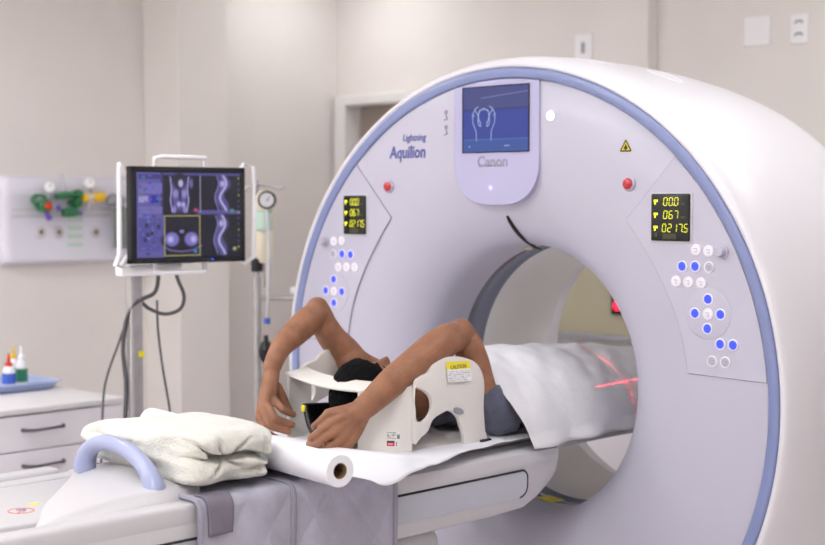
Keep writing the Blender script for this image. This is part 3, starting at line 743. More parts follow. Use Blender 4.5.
def sph(u, v):
    th = (u-.5)*PI*.9999; ph = v*2*PI; return (math.cos(th)*math.cos(ph), math.cos(th)*math.sin(ph), math.sin(th))
hd = MB(); hd.grid(lambda u, v: to_w(head_r(sph(u, v))), 90, 120, wrapv=True)
nv = 120; hd.f.append(tuple(range(nv))[::-1]); hd.f.append(tuple(89*nv+k for k in range(nv)))
body.add(hd.v, hd.f)
for s in (1, -1):                                   # ears
    c = to_w(Vector((s*.075, -.008, -.006)))
    body.lathe(c+Vector((-s*.006, 0, 0)), (s*1, 0, -.35), [(0, .012), (.004, .021), (.010, .026), (.014, .024), (.013, .014), (.010, .004)], 20)
PB = remesh('person', body, .0029, 'skin', None, it=4, fac=.5)
tag(PB, 'person lying face up in a grey t-shirt, both arms raised over the head', 'person')
hr = MB()
def hair(u, v):
    d = sph(u, v); x, f, u_ = d; p = head_r(d)
    m = sstep(-.05, .10, u_*1.0-f*.50-.03+.12*abs(x)) if u_ > -.5 else sstep(-.05, .12, -f-.35)
    m = max(m, sstep(-.05, .1, -f-.25)*sstep(-.62, -.45, u_))
    q = p.normalized(); off = -.006+.026*m+m*.003*nz(d[0]*9, d[1]*9, d[2]*9)
    return to_w(p+q*off)
hr.grid(hair, 70, 96, wrapv=True); hr.f.append(tuple(range(96))[::-1]); hr.f.append(tuple(69*96+k for k in range(96)))
obj('hair', hr, 'hair', PB, auto=False)
for s in (1, -1):
    eb = MB(); pts = []
    for i in range(7):
        xx = .014+.036*i/6; zz = .027+.006*math.sin(PI*(i/6)*.9)
        # find the surface there
        dvec = Vector((s*xx/.074, math.sqrt(max(.01, 1-(xx/.074)**2-(zz/.116)**2)), zz/.116)).normalized(); pts.append(to_w(head_r(tuple(dvec)))+Vector((0, 0, .001)))
    eb.tube(pts, [.002, .004, .0045, .0045, .004, .003, .0015], 8); obj('eyebrow', eb, 'hair', PB)
    el = MB(); pts = []
    for i in range(9):
        xx = .018+.027*i/8; zz = .004-.004*math.sin(PI*i/8)
        dvec = Vector((s*xx/.074, math.sqrt(max(.01, 1-(xx/.074)**2-(zz/.116)**2)), zz/.116)).normalized(); pts.append(to_w(head_r(tuple(dvec)))+Vector((0, 0, .0006)))
    el.tube(pts, .0013, 6); obj('eyelashes', el, 'hair', PB)
for (d1, d2) in tipsN+list(zip(pipF, tipF)):
    a = (d2-d1).normalized(); nn = MB()
    cdir = (Vector(CAM)-d2).normalized(); up_ = (cdir-a*cdir.dot(a)).normalized(); r_ = a.cross(up_)
    c = d2+up_*.0070-a*.001
    nn.grid(lambda u, v: c+a*(u-.5)*.011+r_*(v-.5)*.0095-up_*((v-.5)**2*.008), 5, 5); nno = obj('finger_nail', nn, 'nail', PB, auto=False)
# t-shirt
shm = MB(); tb_ = [(-.298, .074, .899, .066)]+[(y, w+.008, zc, h+.008) for y, w, zc, h in tors if -.27 < y < .45]
V = []; n = 40
for y, w, zc, h in tb_:
    for k in range(n):
        a = 2*PI*k/n; V.append((w*math.copysign(abs(math.cos(a))**.85, math.cos(a)), y, zc+h*math.copysign(abs(math.sin(a))**.85, math.sin(a))))
F_ = [tuple(range(n))[::-1], tuple((len(tb_)-1)*n+k for k in range(n))]
for i in range(len(tb_)-1):
    for k in range(n): F_.append((i*n+k, i*n+(k+1) % n, (i+1)*n+(k+1) % n, (i+1)*n+k))
shm.add(V, F_)
shm.tube([(.13, -.13, .878), (.172, -.185, .872), A(498, 416, .192), A(487, 396, .192), A(484, 389, .190)], [.058, .058, .052, .047, .0455], 24, smooth=4)
shm.tube([(-.14, -.13, .882), (-.175, -.2, .886), A(374, 384, -.172), A(366, 374, -.176)], [.066, .066, .056, .054], 24, smooth=4)
so = remesh('t_shirt', shm, .005, 'shirt', PB, it=5)
for vtx in so.data.vertices:
    c = vtx.co; k = .0055*nz(c.x*16, c.y*22, c.z*16)+.004*math.sin(c.y*70+c.x*40+c.z*55+3*nz(c.x*7, c.y*7, c.z*7)); vtx.co = c+vtx.normal*k
# ------------------------------------------------------------------ sheet over the patient
def sheet_pt(u, v):
    t = (v-.5)*2; W = .268+.012*math.sin(u*9)
    hem = float(np.interp(t, [-1, -.8, 0, .3, .47, .62, .74, .85, 1], [-.12, -.17, -.20, -.258, -.264, -.266, -.256, -.238, -.215]))
    y = hem+(1.24-hem)*u
    W += .028*sstep(0, .2, -y)
    hts = [(-.3, .175), (-.2, .182), (-.1, .184), (-.02, .192), (.08, .191), (.25, .180), (.45, .166), (.62, .145), (.8, .125), (1.04, .18), (1.1, .25), (1.16, .25), (1.24, .12), (1.3, .05)]
    Hh = .1
    for (a, ha), (b, hb) in zip(hts[:-1], hts[1:]):
        if a <= y <= b: w = (y-a)/(b-a); w = w*w*(3-2*w); Hh = ha+(hb-ha)*w
    # angle parameter so that the fabric falls steeply at the sides
    a = t*PI/2; x = W*math.copysign(abs(math.sin(a))**.93, a); g = max(0, math.cos(a))**.80
    z = .786+(Hh+.042)*g
    z += (.008*nz(x*7, y*6, 3)+.0055*nz(x*18+y*9, y*16, 7)+.002*math.sin(y*46+x*30+5*nz(x*4, y*4, 1)))*min(1, g*2+.15)
    if abs(t) > .93: z = max(.788, z); x += math.copysign(.01*(abs(t)-.93)/.07*(1+math.sin(y*31)), x)
    return (x, y, z)
sh_ = MB(); sh_.grid(sheet_pt, 170, 110)
so_ = obj('bed_sheet', sh_, 'sheet', auto=False); x = so_.modifiers.new('thick', 'SOLIDIFY'); x.thickness = .002; x.offset = 1
tag(so_, 'white crumpled sheet covering the person from the chest down into the bore', 'sheet')

# ================================================================== ARM SUPPORT AND HEAD REST
R_ = thing('arm_support', 'white moulded arm and head support standing on the table around the head', 'arm support', (0, -.5, .826))
wing = [(413, 388), (420, 377), (428, 373), (434, 365), (445, 358.5), (453, 357), (462, 357.5), (472, 361), (478, 367), (481, 376), (481.5, 385), (480.5, 405), (482, 430), (484, 445), (463, 445), (461, 436), (458, 425), (455, 417), (450, 412), (445, 410.5), (440, 412), (430, 419), (425, 430), (418, 437), (411, 441)]
ho = [(413, 390), (417, 389), (422, 391), (427, 396), (429, 402), (429, 409), (426, 416), (421, 421), (417, 421.5), (413, 418)]
w2 = [at(px, py, 0, .212) for px, py in wing]; h2 = [at(px, py, 0, .212) for px, py in ho]
w2 = [np.array([.2, q[1], max(q[2], .8105)]) for q in w2]; h2 = [np.array([.2, q[1], q[2]]) for q in h2]
def wing_mesh(sgn):
    # outline and hole joined by a bridge at the back edge of the side wall
    import bmesh
    bm = bmesh.new()
    def loop(pts):
        vs = [bm.verts.new((sgn*.212, p[1], p[2])) for p in pts]
        return [bm.edges.new((vs[i], vs[(i+1) % len(vs)])) for i in range(len(vs))]
    def dense(pts, k=3):
        P = [Vector(p) for p in pts]; out = []; n = len(P)
        for i in range(n):
            p0, p1, p2, p3 = P[i-1], P[i], P[(i+1) % n], P[(i+2) % n]
            for j in range(k):
                t = j/k; q = .5*((2*p1)+(p2-p0)*t+(2*p0-5*p1+4*p2-p3)*t*t+(3*p1-p0-3*p2+p3)*t**3); out.append(q)
        return out
    E = loop(dense(w2))+loop(dense(h2))
    bmesh.ops.triangle_fill(bm, use_beauty=True, use_dissolve=False, edges=E)
    bm.verts.index_update(); mb = MB()
    # slight outward cup of the upper lobe
    V = [((q.co.x-sgn*.014*sstep(.95, 1.05, q.co.z)), q.co.y, q.co.z) for q in bm.verts]
    mb.add(V, [tuple(x.index for x in f.verts) for f in bm.faces]); bm.free(); return mb
for s in (1, -1):
    wo = obj('wing', wing_mesh(s), 'rest', R_, auto=False)
    md = wo.modifiers.new('thick', 'SOLIDIFY'); md.thickness = .011; md.offset = 1 if s < 0 else 1
    bv = wo.modifiers.new('round', 'BEVEL'); bv.width = .003; bv.segments = 2; bv.limit_method = 'ANGLE'
ft = MB(); ft.box((.218, -.322, .8145), (.026, .04, .008), .003); obj('foot_pad', ft, 'matte', R_)
p = at(458, 411, 0, .2235); kb = MB(); kb.lathe((p[0], p[1], p[2]), (1, 0, 0), [(0, .016), (.005, .015), (.006, .0)], 24)
kb.v = [(x, p[1]+(y-p[1])*1.0+(z-p[2])*-.55, p[2]+(z-p[2])*.62) for x, y, z in kb.v]; obj('slot', kb, 'grey', R_)
# front panels and bridge
def panel(pts, d, nm='side_panel'):
    o = obj(nm, MB().prism(pts, d), 'rest', R_); bv = o.modifiers.new('round', 'BEVEL'); bv.width = .003; bv.segments = 2; bv.limit_method = 'ANGLE'; return o
nA = Vector((.208, -.580, 0)); nB = Vector((.095, -.66, 0)); nn = Vector((.66, -.75, 0)).normalized()
P4 = [Vector((nA.x, nA.y, .8105)), Vector((nB.x, nB.y, .8105)), Vector((nB.x, nB.y, .966)), Vector((nA.x, nA.y, .978))]
panel(P4, nn*-.010)
fA = Vector((-.196, -.56, 0)); fB = Vector((-.192, -.645, 0))
panel([Vector((fA.x, fA.y, .8105)), Vector((fB.x, fB.y, .8105)), Vector((fB.x, fB.y, .988)), Vector((fA.x, fA.y, .992))], (.010, 0, 0))
def bridge(u, v):
    x = -.197+.394*u; c = 1-(2*u-1)**2
    zf = .987-.016*math.sin(PI*min(1, u*.95))-.010*u; zb = .996-.012*u-.004*c
    yf = -.645-.018*c+.06*sstep(.72, 1.0, u); yb = -.565-.050*c
    return (x, yf+(yb-yf)*v, zf+(zb-zf)*v)
br = MB(); br.grid(bridge, 40, 8); bo_ = obj('top_bridge', br, 'rest', R_, auto=False)
md = bo_.modifiers.new('thick', 'SOLIDIFY'); md.thickness = .008; md.offset = -1
bv = bo_.modifiers.new('round', 'BEVEL'); bv.width = .003; bv.segments = 2; bv.limit_method = 'ANGLE'
fl = MB(); fl.box((0, -.47, .8125), (.385, .30, .005), .002); obj('base_plate', fl, 'rest', R_)
# labels: white printed rating label on the near panel, yellow caution label on the wing
im = np.zeros((44, 36, 3)); im[:] = (228, 226, 222)
rng = np.random.RandomState(3)
for r in range(3, 20, 4):
    for c in range(2, 26):
        if rng.rand() < .6: im[r:r+2, c] = (120, 118, 120)
im[9:20, 28:35] = (110, 108, 112); im[11:13, 30:33] = (200, 200, 200)
im[26:31, 2:22] = (60, 52, 58); im[31:40, 2:22] = (206, 40, 70); im[33:36, 5:18] = (240, 180, 190); im[28:40, 25:28] = (150, 148, 150)
ML = attr_mat('printed_label', 0)
c = at(377, 453, 1, -.6); tdir = (nA-nB).normalized()
lo = nB.lerp(nA, .52)+nn*.0008; raster('rating_label', im, (lo.x, lo.y, .824), tdir*.036, (0, 0, .042), ML, R_)
im = np.zeros((34, 52, 3)); im[:] = (236, 236, 238); im[:13] = (244, 226, 40)
for r in range(16, 32, 3):
    for c in range(2, 50):
        if rng.rand() < .62 and not (c > 40 and r > 26): im[r, c] = (110, 110, 116)
c0 = at(446, 379.5, 0, .2); c1 = at(469.5, 376, 0, .2)
y0, y1 = -.462, -.372
def lx(z): return .212-.014*sstep(.95, 1.05, z)+.0118
la = raster('caution_label', im, (0, 0, 0), (1, 0, 0), (0, 1, 0), ML, R_)
I_ = root_of(la).matrix_basis.inverted()
for vtx in la.data.vertices:
    u_, v_ = (I_.inverted() @ vtx.co).x, (I_.inverted() @ vtx.co).y; z = .976+.004*(1-u_)+.050*v_; vtx.co = I_ @ Vector((lx(z)+.0012, y0+(y1-y0)*u_, z))
ct = MB(); text_on(ct, 'CAUTION', .014, (lx(1.012)+.0016, -.447, 1.0105), right=(0, 1, 0), up=(-.2, 0, 1), width=.06); obj('lettering', ct, 'print_', la)
# black head cup
Hd = thing('head_cup', 'black curved head cushion cup inside the white arm support', 'head rest', (0, -.6, .83))
def cup(u, v):
    a = (u-.5)*2; x = .098*math.sin(a*1.2)
    y = -.690+.17*v+.030*abs(a)**2; hgt = .818+.010*v
    z = hgt+.098*(1-math.cos(a*1.2))/(1-math.cos(1.2))*(1-.25*v)
    return (x, y-.02*(1-v)*(z-.83)/.1, z)
cu_ = MB(); cu_.grid(cup, 50, 16); co_ = obj('shell', cu_, 'dark', Hd, auto=False)
md = co_.modifiers.new('thick', 'SOLIDIFY'); md.thickness = .010
y_ = cup(.02, .03); ym = MB(); ym.box((y_[0]+.004, y_[1]-.007, y_[2]-.004), (.012, .008, .016), .002); obj('yellow_tab', ym, 'yellow', Hd)

# ================================================================== LASER POSITIONING LINES (real light from the bore)
def laser(name, loc, axis, half, e):
    """a point source whose light leaves only in a thin fan containing the downward direction"""
    ld = bpy.data.lights.new(name, 'POINT'); ld.energy = e; ld.shadow_soft_size = 0.001; ld.color = (1, .10, .16); ld.use_nodes = True
    nt = ld.node_tree; em = nt.nodes['Emission']; em.inputs['Color'].default_value = (1, .10, .16, 1)
    tc = nt.nodes.new('ShaderNodeTexCoord'); sx = nt.nodes.new('ShaderNodeSeparateXYZ'); nt.links.new(tc.outputs['Normal'], sx.inputs[0])
    ab = nt.nodes.new('ShaderNodeMath'); ab.operation = 'ABSOLUTE'; nt.links.new(sx.outputs[axis], ab.inputs[0])
    lt = nt.nodes.new('ShaderNodeMath'); lt.operation = 'LESS_THAN'; lt.inputs[1].default_value = .0026; nt.links.new(ab.outputs[0], lt.inputs[0])
    zz = nt.nodes.new('ShaderNodeMath'); zz.operation = 'ABSOLUTE'; nt.links.new(sx.outputs[0 if axis == 1 else 1], zz.inputs[0])
    l2 = nt.nodes.new('ShaderNodeMath'); l2.operation = 'LESS_THAN'; l2.inputs[1].default_value = half; nt.links.new(zz.outputs[0], l2.inputs[0])
    mu = nt.nodes.new('ShaderNodeMath'); mu.operation = 'MULTIPLY'; nt.links.new(lt.outputs[0], mu.inputs[0]); nt.links.new(l2.outputs[0], mu.inputs[1])
    nt.links.new(mu.outputs[0], em.inputs['Strength'])
    o = bpy.data.objects.new(name, ld); C.objects.link(o); o.location = loc
laser('laser_coronal', (.37, .29, .916), 2, .80, 15)
laser('laser_transverse', (.345, .29, 1.08), 1, .97, 13)

# ================================================================== MONITOR AND ITS STAND
pBL, pBR = Vector(dep(129, 263, 4.55)), Vector(dep(243, 262, 4.79))
rzm = math.atan2(pBR.y-pBL.y, pBR.x-pBL.x); MW = (pBR.xy-pBL.xy).length; MH = .307
MO = thing('monitor', 'black framed flat monitor showing grey body scans, held on a pole', 'monitor', (pBL.x, pBL.y, 1.243), rzm)
fm = MB(); b_ = .019
for c, d in (((MW/2, 0, b_/2), (MW, .035, b_)), ((MW/2, 0, MH-b_/2), (MW, .035, b_)), ((b_/2, 0, MH/2), (b_, .035, MH)), ((MW-b_/2, 0, MH/2), (b_, .035, MH))): fm.box(c, d, .003)
fm.box((MW/2, .012, MH/2), (MW-.01, .02, MH-.01)); fm.box((MW/2, .04, MH/2), (MW*.8, .04, MH*.75), .012)
obj('frame', fm, 'matte', MO, local=True)
h, w = 130, 160; im = np.zeros((h, w, 3)); im[:] = (88, 84, 150)
im[:, 40:] = (30, 28, 40); im[:, :40] = (98, 94, 168); im[:64, 36:40] = (60, 56, 100)
rng = np.random.RandomState(5)
for (y0, y1, x0, x1, c) in ((3, 10, 3, 38, (70, 64, 128)), (16, 32, 3, 38, (120, 112, 190)), (36, 46, 3, 17, (160, 156, 214)), (35, 47, 21, 33, (26, 44, 170)), (52, 63, 3, 38, (120, 112, 180)), (70, 120, 3, 38, (86, 82, 158))): im[y0:y1, x0:x1] = c
for i in range(70):
    y, x = rng.randint(4, 124), rng.randint(3, 34); im[y:y+rng.randint(2, 5), x:x+rng.randint(2, 6)] = [v*rng.uniform(.6, 1.3) for v in (104, 98, 170)]
for x, y in ((14, 92), (10, 100), (20, 90), (30, 80), (12, 78)): im[y:y+6, x:x+5] = (44, 40, 84)
im[58:64, 92:160] = (92, 88, 158); im[0:4, 40:] = (84, 80, 146)
pl = (150, 140, 214)
# coronal body scan
blob_img(im, 64, 30, 15, 36, (100, 92, 160), .35); blob_img(im, 64, 12, 11, 16, (44, 40, 58), .3); blob_img(im, 66, 16, 5, 8, (196, 190, 236), .5); blob_img(im, 58, 32, 5, 8, (150, 142, 206), .4); blob_img(im, 71, 32, 5, 8, (150, 142, 206), .4); blob_img(im, 65, 34, 2.5, 12, (50, 46, 74), .4); blob_img(im, 63, 48, 4, 5, (190, 184, 236), .5); blob_img(im, 70, 49, 4, 5, (190, 184, 236), .5); blob_img(im, 56, 56, 4, 8, pl, .5); blob_img(im, 72, 56, 4, 8, pl, .5)
for s in (-1, 1): line_img(im, [(64+s*14, 6), (64+s*12, 26), (64+s*14, 42), (64+s*11, 60)], (178, 170, 228), 1)
blob_img(im, 82, 16, 4, 10, (110, 104, 170), .5)
# sagittal scans
for y0, y1, x in ((4, 58, 130), (66, 126, 128)):
    yy = np.linspace(y0, y1, 26)
    for i, y in enumerate(yy): blob_img(im, x+4*math.sin(i*.32)+(1 if y0 < 50 else 0), y, 10-2*math.cos(i*.5), 4, (96, 90, 156), .5, .8)
    line_img(im, [(x+2+5*math.sin(i*.30), y) for i, y in enumerate(yy)], (200, 194, 240), 1.3)
    blob_img(im, x+1, y0+12, 6, 7, (186, 180, 236), .6); line_img(im, [(x-8+3*math.sin(i*.3), y) for i, y in enumerate(yy)], (140, 132, 200), .8)
# axial scan
blob_img(im, 67, 104, 34, 20, (18, 16, 26), .2); blob_img(im, 52, 102, 13, 13, (128, 120, 200), .3); blob_img(im, 82, 102, 13, 13, (128, 120, 200), .3); blob_img(im, 50, 102, 6, 7, (196, 190, 246), .6); blob_img(im, 85, 102, 6, 7, (196, 190, 246), .6); blob_img(im, 67, 90, 5, 4, (140, 132, 200), .5)
line_img(im, [(38, 112), (50, 119), (67, 121), (84, 119), (98, 112)], (104, 98, 150), 1.4)
line_img(im, [(41, 66), (95, 66), (95, 127), (41, 127), (41, 66)], (196, 190, 120), .8); line_img(im, [(96, 4), (96, 60)], (170, 166, 190), .8)
blob_img(im, 89, 57, 5, 4, (190, 70, 120), .5); blob_img(im, 88, 121, 4, 4, (70, 130, 210), .5); blob_img(im, 146, 58, 4, 4, (90, 160, 130), .5); blob_img(im, 150, 118, 4, 4, (190, 190, 120), .5)
for y in range(6, 122, 9): im[y:y+3, 156:158] = (190, 190, 70) if (y//9) % 3 == 0 else (100, 96, 150)
MS2 = attr_mat('monitor_glow', .42)
raster('screen', im, (b_, -.0185, b_), (MW-2*b_, 0, 0), (0, 0, MH-2*b_), MS2, MO, local=True)
obj('power_light', MB().lathe((MW*.70, -.018, .009), (0, -1, 0), [(0, .004), (.001, .003), (.0012, 0)], 12), 'bluelit', MO, local=True)
SP = Vector(dep(134, 300, 4.66))
MSt = thing('monitor_stand', 'aluminium column stand with white grab handles around the monitor', 'monitor stand', (SP.x, SP.y, 0), rzm)
# local frame: monitor's lower left corner sits at q
q = Matrix.Rotation(-rzm, 3, 'Z') @ Vector((pBL.x-SP.x, pBL.y-SP.y, 1.243))
po = MB(); po.box((0, 0, .62), (.042, .042, 1.2), .005); po.box((-.010, -.022, .62), (.006, .004, 1.2)); po.box((.010, -.022, .62), (.006, .004, 1.2)); obj('pole', po, 'steel', MSt, local=True)
bs = MB()
for a in range(5): w_ = 2*PI*a/5; bs.tube([(0, 0, .085), (.16*math.cos(w_), .16*math.sin(w_), .075), (.3*math.cos(w_), .3*math.sin(w_), .06)], [.026, .022, .018], 10)
obj('base', bs, 'lgrey', MSt, local=True)
for a in range(5):
    w_ = 2*PI*a/5; c_ = MB(); c_.lathe((.3*math.cos(w_), .3*math.sin(w_)-.012, .03), (0, 1, 0), [(0, .02), (.002, .03), (.022, .03), (.024, .02)], 18); obj('caster', c_, 'matte', MSt, local=True)
br_ = MB(); br_.box((q.x+MW*.22, q.y+.045, q.z-.022), (MW*.52, .05, .036), .006); br_.box((q.x+MW*.5, q.y+.075, q.z+.14), (.12, .03, .30), .006); obj('bracket', br_, 'white', MSt, local=True)
def uh(pts):
    hm_ = MB(); hm_.tube(pts, .0075, 10); obj('grab_handle', hm_, 'white', MSt, local=True)
X0, X1, Z0, Z1 = q.x, q.x+MW, q.z, q.z+MH; yb = q.y+.02
uh([(X0+.10, yb, Z1-.01), (X0+.10, yb, Z1+.028), (X0+.115, yb-.02, Z1+.032), (X0+.27, yb-.02, Z1+.030), (X0+.28, yb, Z1+.026), (X0+.28, yb, Z1-.01)])
uh([(X0+.10, yb, Z0+.01), (X0+.10, yb, Z0-.026), (X0+.115, yb-.02, Z0-.032), (X0+.265, yb-.02, Z0-.030), (X0+.275, yb, Z0-.026), (X0+.275, yb, Z0+.01)])
uh([(X0+.01, yb, Z1-.03), (X0-.022, yb, Z1+.008), (X0-.030, yb-.02, Z1), (X0-.032, yb-.02, Z0+.03), (X0-.046, yb-.02, Z0-.002), (X0-.02, yb, Z0-.008), (X0+.01, yb, Z0+.03)])
uh([(X1-.01, yb, Z1-.02), (X1+.016, yb, Z1+.012), (X1+.042, yb-.02, Z1+.004), (X1+.040, yb-.02, Z0+.012), (X1+.020, yb, Z0-.01), (X1-.01, yb, Z0+.02)])
yl_ = MB(); yl_.box((0.012, -.0255, .95), (.02, .002, .02)); obj('yellow_label', yl_, 'yellow', MSt, local=True)
def cable(name, pts, D, r, label, m='cable', grp='cables around the monitor stand'):
    c_ = MB(); c_.tube([dep(x, y, D+(k if k else 0)) for x, y, k in pts], r, 8, smooth=6)
    return tag(obj(name, c_, m), label, 'cable', grp)
cable('cable', [(157, 262, .02), (158, 280, 0), (154, 293, -.02), (140, 300, -.05), (133, 306, -.06), (126, 322, -.05), (123, 350, -.04), (126, 385, -.04), (125, 425, -.04), (125, 470, -.04)], 4.7, .007, 'thick dark cable running from the monitor down the column stand')
cable('cable', [(172, 262, .04), (178, 280, .02), (184, 296, 0), (180, 309, 0), (165, 314, 0), (150, 309, -.02), (138, 301, -.05), (131, 312, -.05)], 4.72, .006, 'dark cable hanging in a loose loop below the monitor')
cable('cable', [(157, 300, .05), (158, 330, .05), (163, 370, .05), (170, 412, .05), (173, 450, .05), (174, 500, .05)], 4.75, .004, 'thin grey cable falling straight behind the folded blanket')
cable('cable', [(126, 322, 0), (118, 345, .03), (109, 370, .06), (104, 392, .08), (102, 430, .09), (101, 480, .09)], 4.85, .004, 'thin cable slanting away from the column stand past the cabinet')

# ================================================================== INFUSION STAND, BAG, GAUGE
DI = 5.4
ip = dep(257, 265, DI)
IV = thing('infusion_stand', 'thin steel infusion stand with hook arms between monitor and scanner', 'infusion stand', (ip[0], ip[1], 0))
t_ = MB(); t_.cyl((ip[0], ip[1], .1), (ip[0], ip[1], 1.16), .014, n=16); obj('lower_pole', t_, 'steel', IV)
t_ = MB(); t_.cyl((ip[0], ip[1], 1.16), (ip[0], ip[1], 1.52), .009, n=16); obj('upper_pole', t_, 'chrome', IV)
t_ = MB(); t_.box((ip[0], ip[1], 1.203), (.035, .035, .05), .006); obj('clamp', t_, 'matte', IV)
def IVP(px, py, d=0): return dep(px, py, DI+d)
t_ = MB()
t_.tube([IVP(245, 192), IVP(248, 186), IVP(257, 185), IVP(270, 186), IVP(282, 189), IVP(285, 186)], .005, 8); t_.tube([(ip[0]-.06, ip[1]+.06, 1.5), (ip[0], ip[1], 1.505), (ip[0]+.06, ip[1]-.06, 1.5), (ip[0]+.07, ip[1]-.07, 1.52)], .005, 8); obj('hook_arms', t_, 'steel', IV)
t_ = MB()
for a in range(5): w_ = 2*PI*a/5; t_.tube([(ip[0], ip[1], .12), (ip[0]+.27*math.cos(w_), ip[1]+.27*math.sin(w_), .055)], [.016, .012], 10)
obj('base', t_, 'steel', IV)
for a in range(5):
    w_ = 2*PI*a/5; c_ = MB(); c_.lathe((ip[0]+.27*math.cos(w_), ip[1]+.27*math.sin(w_)-.01, .027), (0, 1, 0), [(0, .018), (.002, .027), (.018, .027), (.02, .018)], 16); obj('caster', c_, 'matte', IV)
bp_ = Vector(IVP(264, 228, -.02))
BG = thing('infusion_bag', 'cream fluid bag with a pale label hanging from the infusion stand', 'infusion bag', bp_)
t_ = MB()
def bagp(u, v):
    a = v*2*PI; z = (u-.5)*.27; w_ = .037*(1-abs(2*u-1)**6*.6); d_ = .020*(1-abs(2*u-1)**3)+.003
    o = Vector(RT)*math.cos(a)*w_+Vector((FW[0], FW[1], 0))*math.sin(a)*d_; return bp_+o+Vector((0, 0, z+.005))
t_.grid(bagp, 16, 24, wrapv=True); t_.f.append(tuple(range(24))[::-1]); t_.f.append(tuple(15*24+k for k in range(24))); obj('bag', t_, 'bag', BG)
t_ = MB(); 
t_.grid(lambda u, v: bp_+Vector(RT)*((v-.5)*.066)-Vector((FW[0], FW[1], 0))*(.028-.012*((v-.5)*2)**2)+Vector((0, 0, -.01+u*.075)), 6, 8); lo = obj('label', t_, 'palegreen', BG); md = lo.modifiers.new('thick', 'SOLIDIFY'); md.thickness = .002
t_ = MB(); t_.tube([bp_+Vector((0, 0, .13)), Vector(IVP(267, 190))], .003, 6); obj('hanger', t_, 'clear', BG)
t_ = MB(); t_.tube([bp_+Vector((0, 0, -.13)), bp_+Vector((.003, 0, -.22))], .004, 8); obj('tubing', t_, 'clear', BG)
gp = Vector(IVP(267, 200, -.07))
PG = thing('pressure_gauge', 'round black pressure gauge hooked on the infusion stand, bulb hanging below', 'pressure gauge', gp)
fd = -Vector((FW[0], FW[1], 0)).normalized()
t_ = MB(); t_.lathe(gp-fd*.012, fd, [(0, .028), (.002, .034), (.018, .034), (.022, .031), (.022, .026)], 32); obj('housing', t_, 'matte', PG)
t_ = MB(); t_.lathe(gp+fd*.0105, fd, [(0, .026), (.0006, .026), (.0006, 0)], 28); obj('dial', t_, 'lgrey', PG)
t_ = MB(); t_.tube([gp+fd*.0125+Vector((0, 0, -.004)), gp+fd*.0125+Vector((RT[0]*.012, RT[1]*.012, .014))], [.002, .0008], 6); obj('needle', t_, 'print_', PG)
t_ = MB(); t_.tube([gp+Vector((0, 0, -.034)), IVP(269, 245, -.06), IVP(268, 290, -.05), IVP(267, 325, -.04)], .006, 8, smooth=5); obj('hose', t_, 'lgrey', PG)
t_ = MB(); bl_ = Vector(IVP(266, 350, -.04)); t_.lathe(bl_+Vector((0, 0, .055)), (0, 0, -1), [(0, .008), (.02, .010), (.03, .019), (.055, .026), (.08, .024), (.1, .014), (.11, .004)], 20); obj('bulb', t_, 'dark', PG)
t_ = MB(); t_.cyl(IVP(267, 318, -.055), IVP(267, 324, -.055), .012, n=12); obj('valve', t_, 'labelblue', PG)
# trolley behind the scanner's left rim
tc = Vector(dep(291, 290, 5.45)); 
TR = thing('instrument_trolley', 'small white topped trolley with a grey rail, half hidden behind the scanner rim', 'trolley', (tc.x+.17, tc.y+.2, 0))
t_ = MB(); t_.box((tc.x+.19, tc.y+.2, 1.105), (.40, .4, .03), .008); obj('top', t_, 'white', TR)
t_ = MB()
x0, x1, y0_, y1_ = tc.x-.0, tc.x+.38, tc.y+.02, tc.y+.38
a_ = Vector(dep(260, 298, 5.45))
t_.cyl((a_.x, a_.y, a_.z), (x1, a_.y+.35, a_.z), .010, n=10); obj('rail', t_, 'steel', TR)
for x in (x0+.06, x1-.02):
    for y in (y0_, y1_):
        l_ = MB(); l_.cyl((x, y, .05), (x, y, 1.095), .012, n=12); obj('leg', l_, 'steel', TR)
        c_ = MB(); c_.lathe((x, y-.01, .027), (0, 1, 0), [(0, .018), (.002, .027), (.018, .027), (.02, .018)], 14); obj('caster', c_, 'matte', TR)
t_ = MB(); t_.box((tc.x+.20, tc.y+.2, .45), (.34, .36, .02), .004); obj('shelf', t_, 'white', TR)

# ================================================================== GAS PANEL ON THE LEFT WALL
WX = XL
GP = thing('gas_panel', 'long white medical gas supply panel fixed on the left wall', 'wall panel', (WX, .66, 1.155))
def gsec(y): return [(WX, y, 1.152), (WX+.03, y, 1.150), (WX+.062, y, 1.166), (WX+.066, y, 1.196), (WX+.052, y, 1.226), (WX+.05, y, 1.45), (WX+.058, y, 1.465), (WX+.058, y, 1.525), (WX+.04, y, 1.555), (WX, y, 1.56)]
t_ = MB(); S0 = gsec(.33); t_.prism(S0, (0, .70, 0)); obj('housing', t_, 'rail', GP)
for y0_, s in ((.33, -1), (1.03, 1)):
    t_ = MB(); V = []
    for k in range(7):
        a = k/6*PI/2; sc = math.cos(a)*.75+.25
        V += [(WX+(x-WX)*sc, y0_+s*.045*math.sin(a), 1.356+(z-1.356)*(.94+.06*math.cos(a))) for x, y, z in gsec(0)]
    n = 10; F_ = [tuple((6)*n+i for i in range(n))]+[(k*n+i, k*n+(i+1) % n, (k+1)*n+(i+1) % n, (k+1)*n+i) for k in range(6) for i in range(n)]
    t_.add(V, F_); obj('end_cap', t_, 'rail', GP)
t_ = MB(); t_.box((WX+.0535, .68, 1.375), (.006, .70, .012), .002); t_.box((WX+.0535, .68, 1.405), (.006, .70, .012), .002); obj('rail', t_, 'lgrey', GP)
def GPt(px, py, x): return Vector(at(px, py, 0, WX+x))
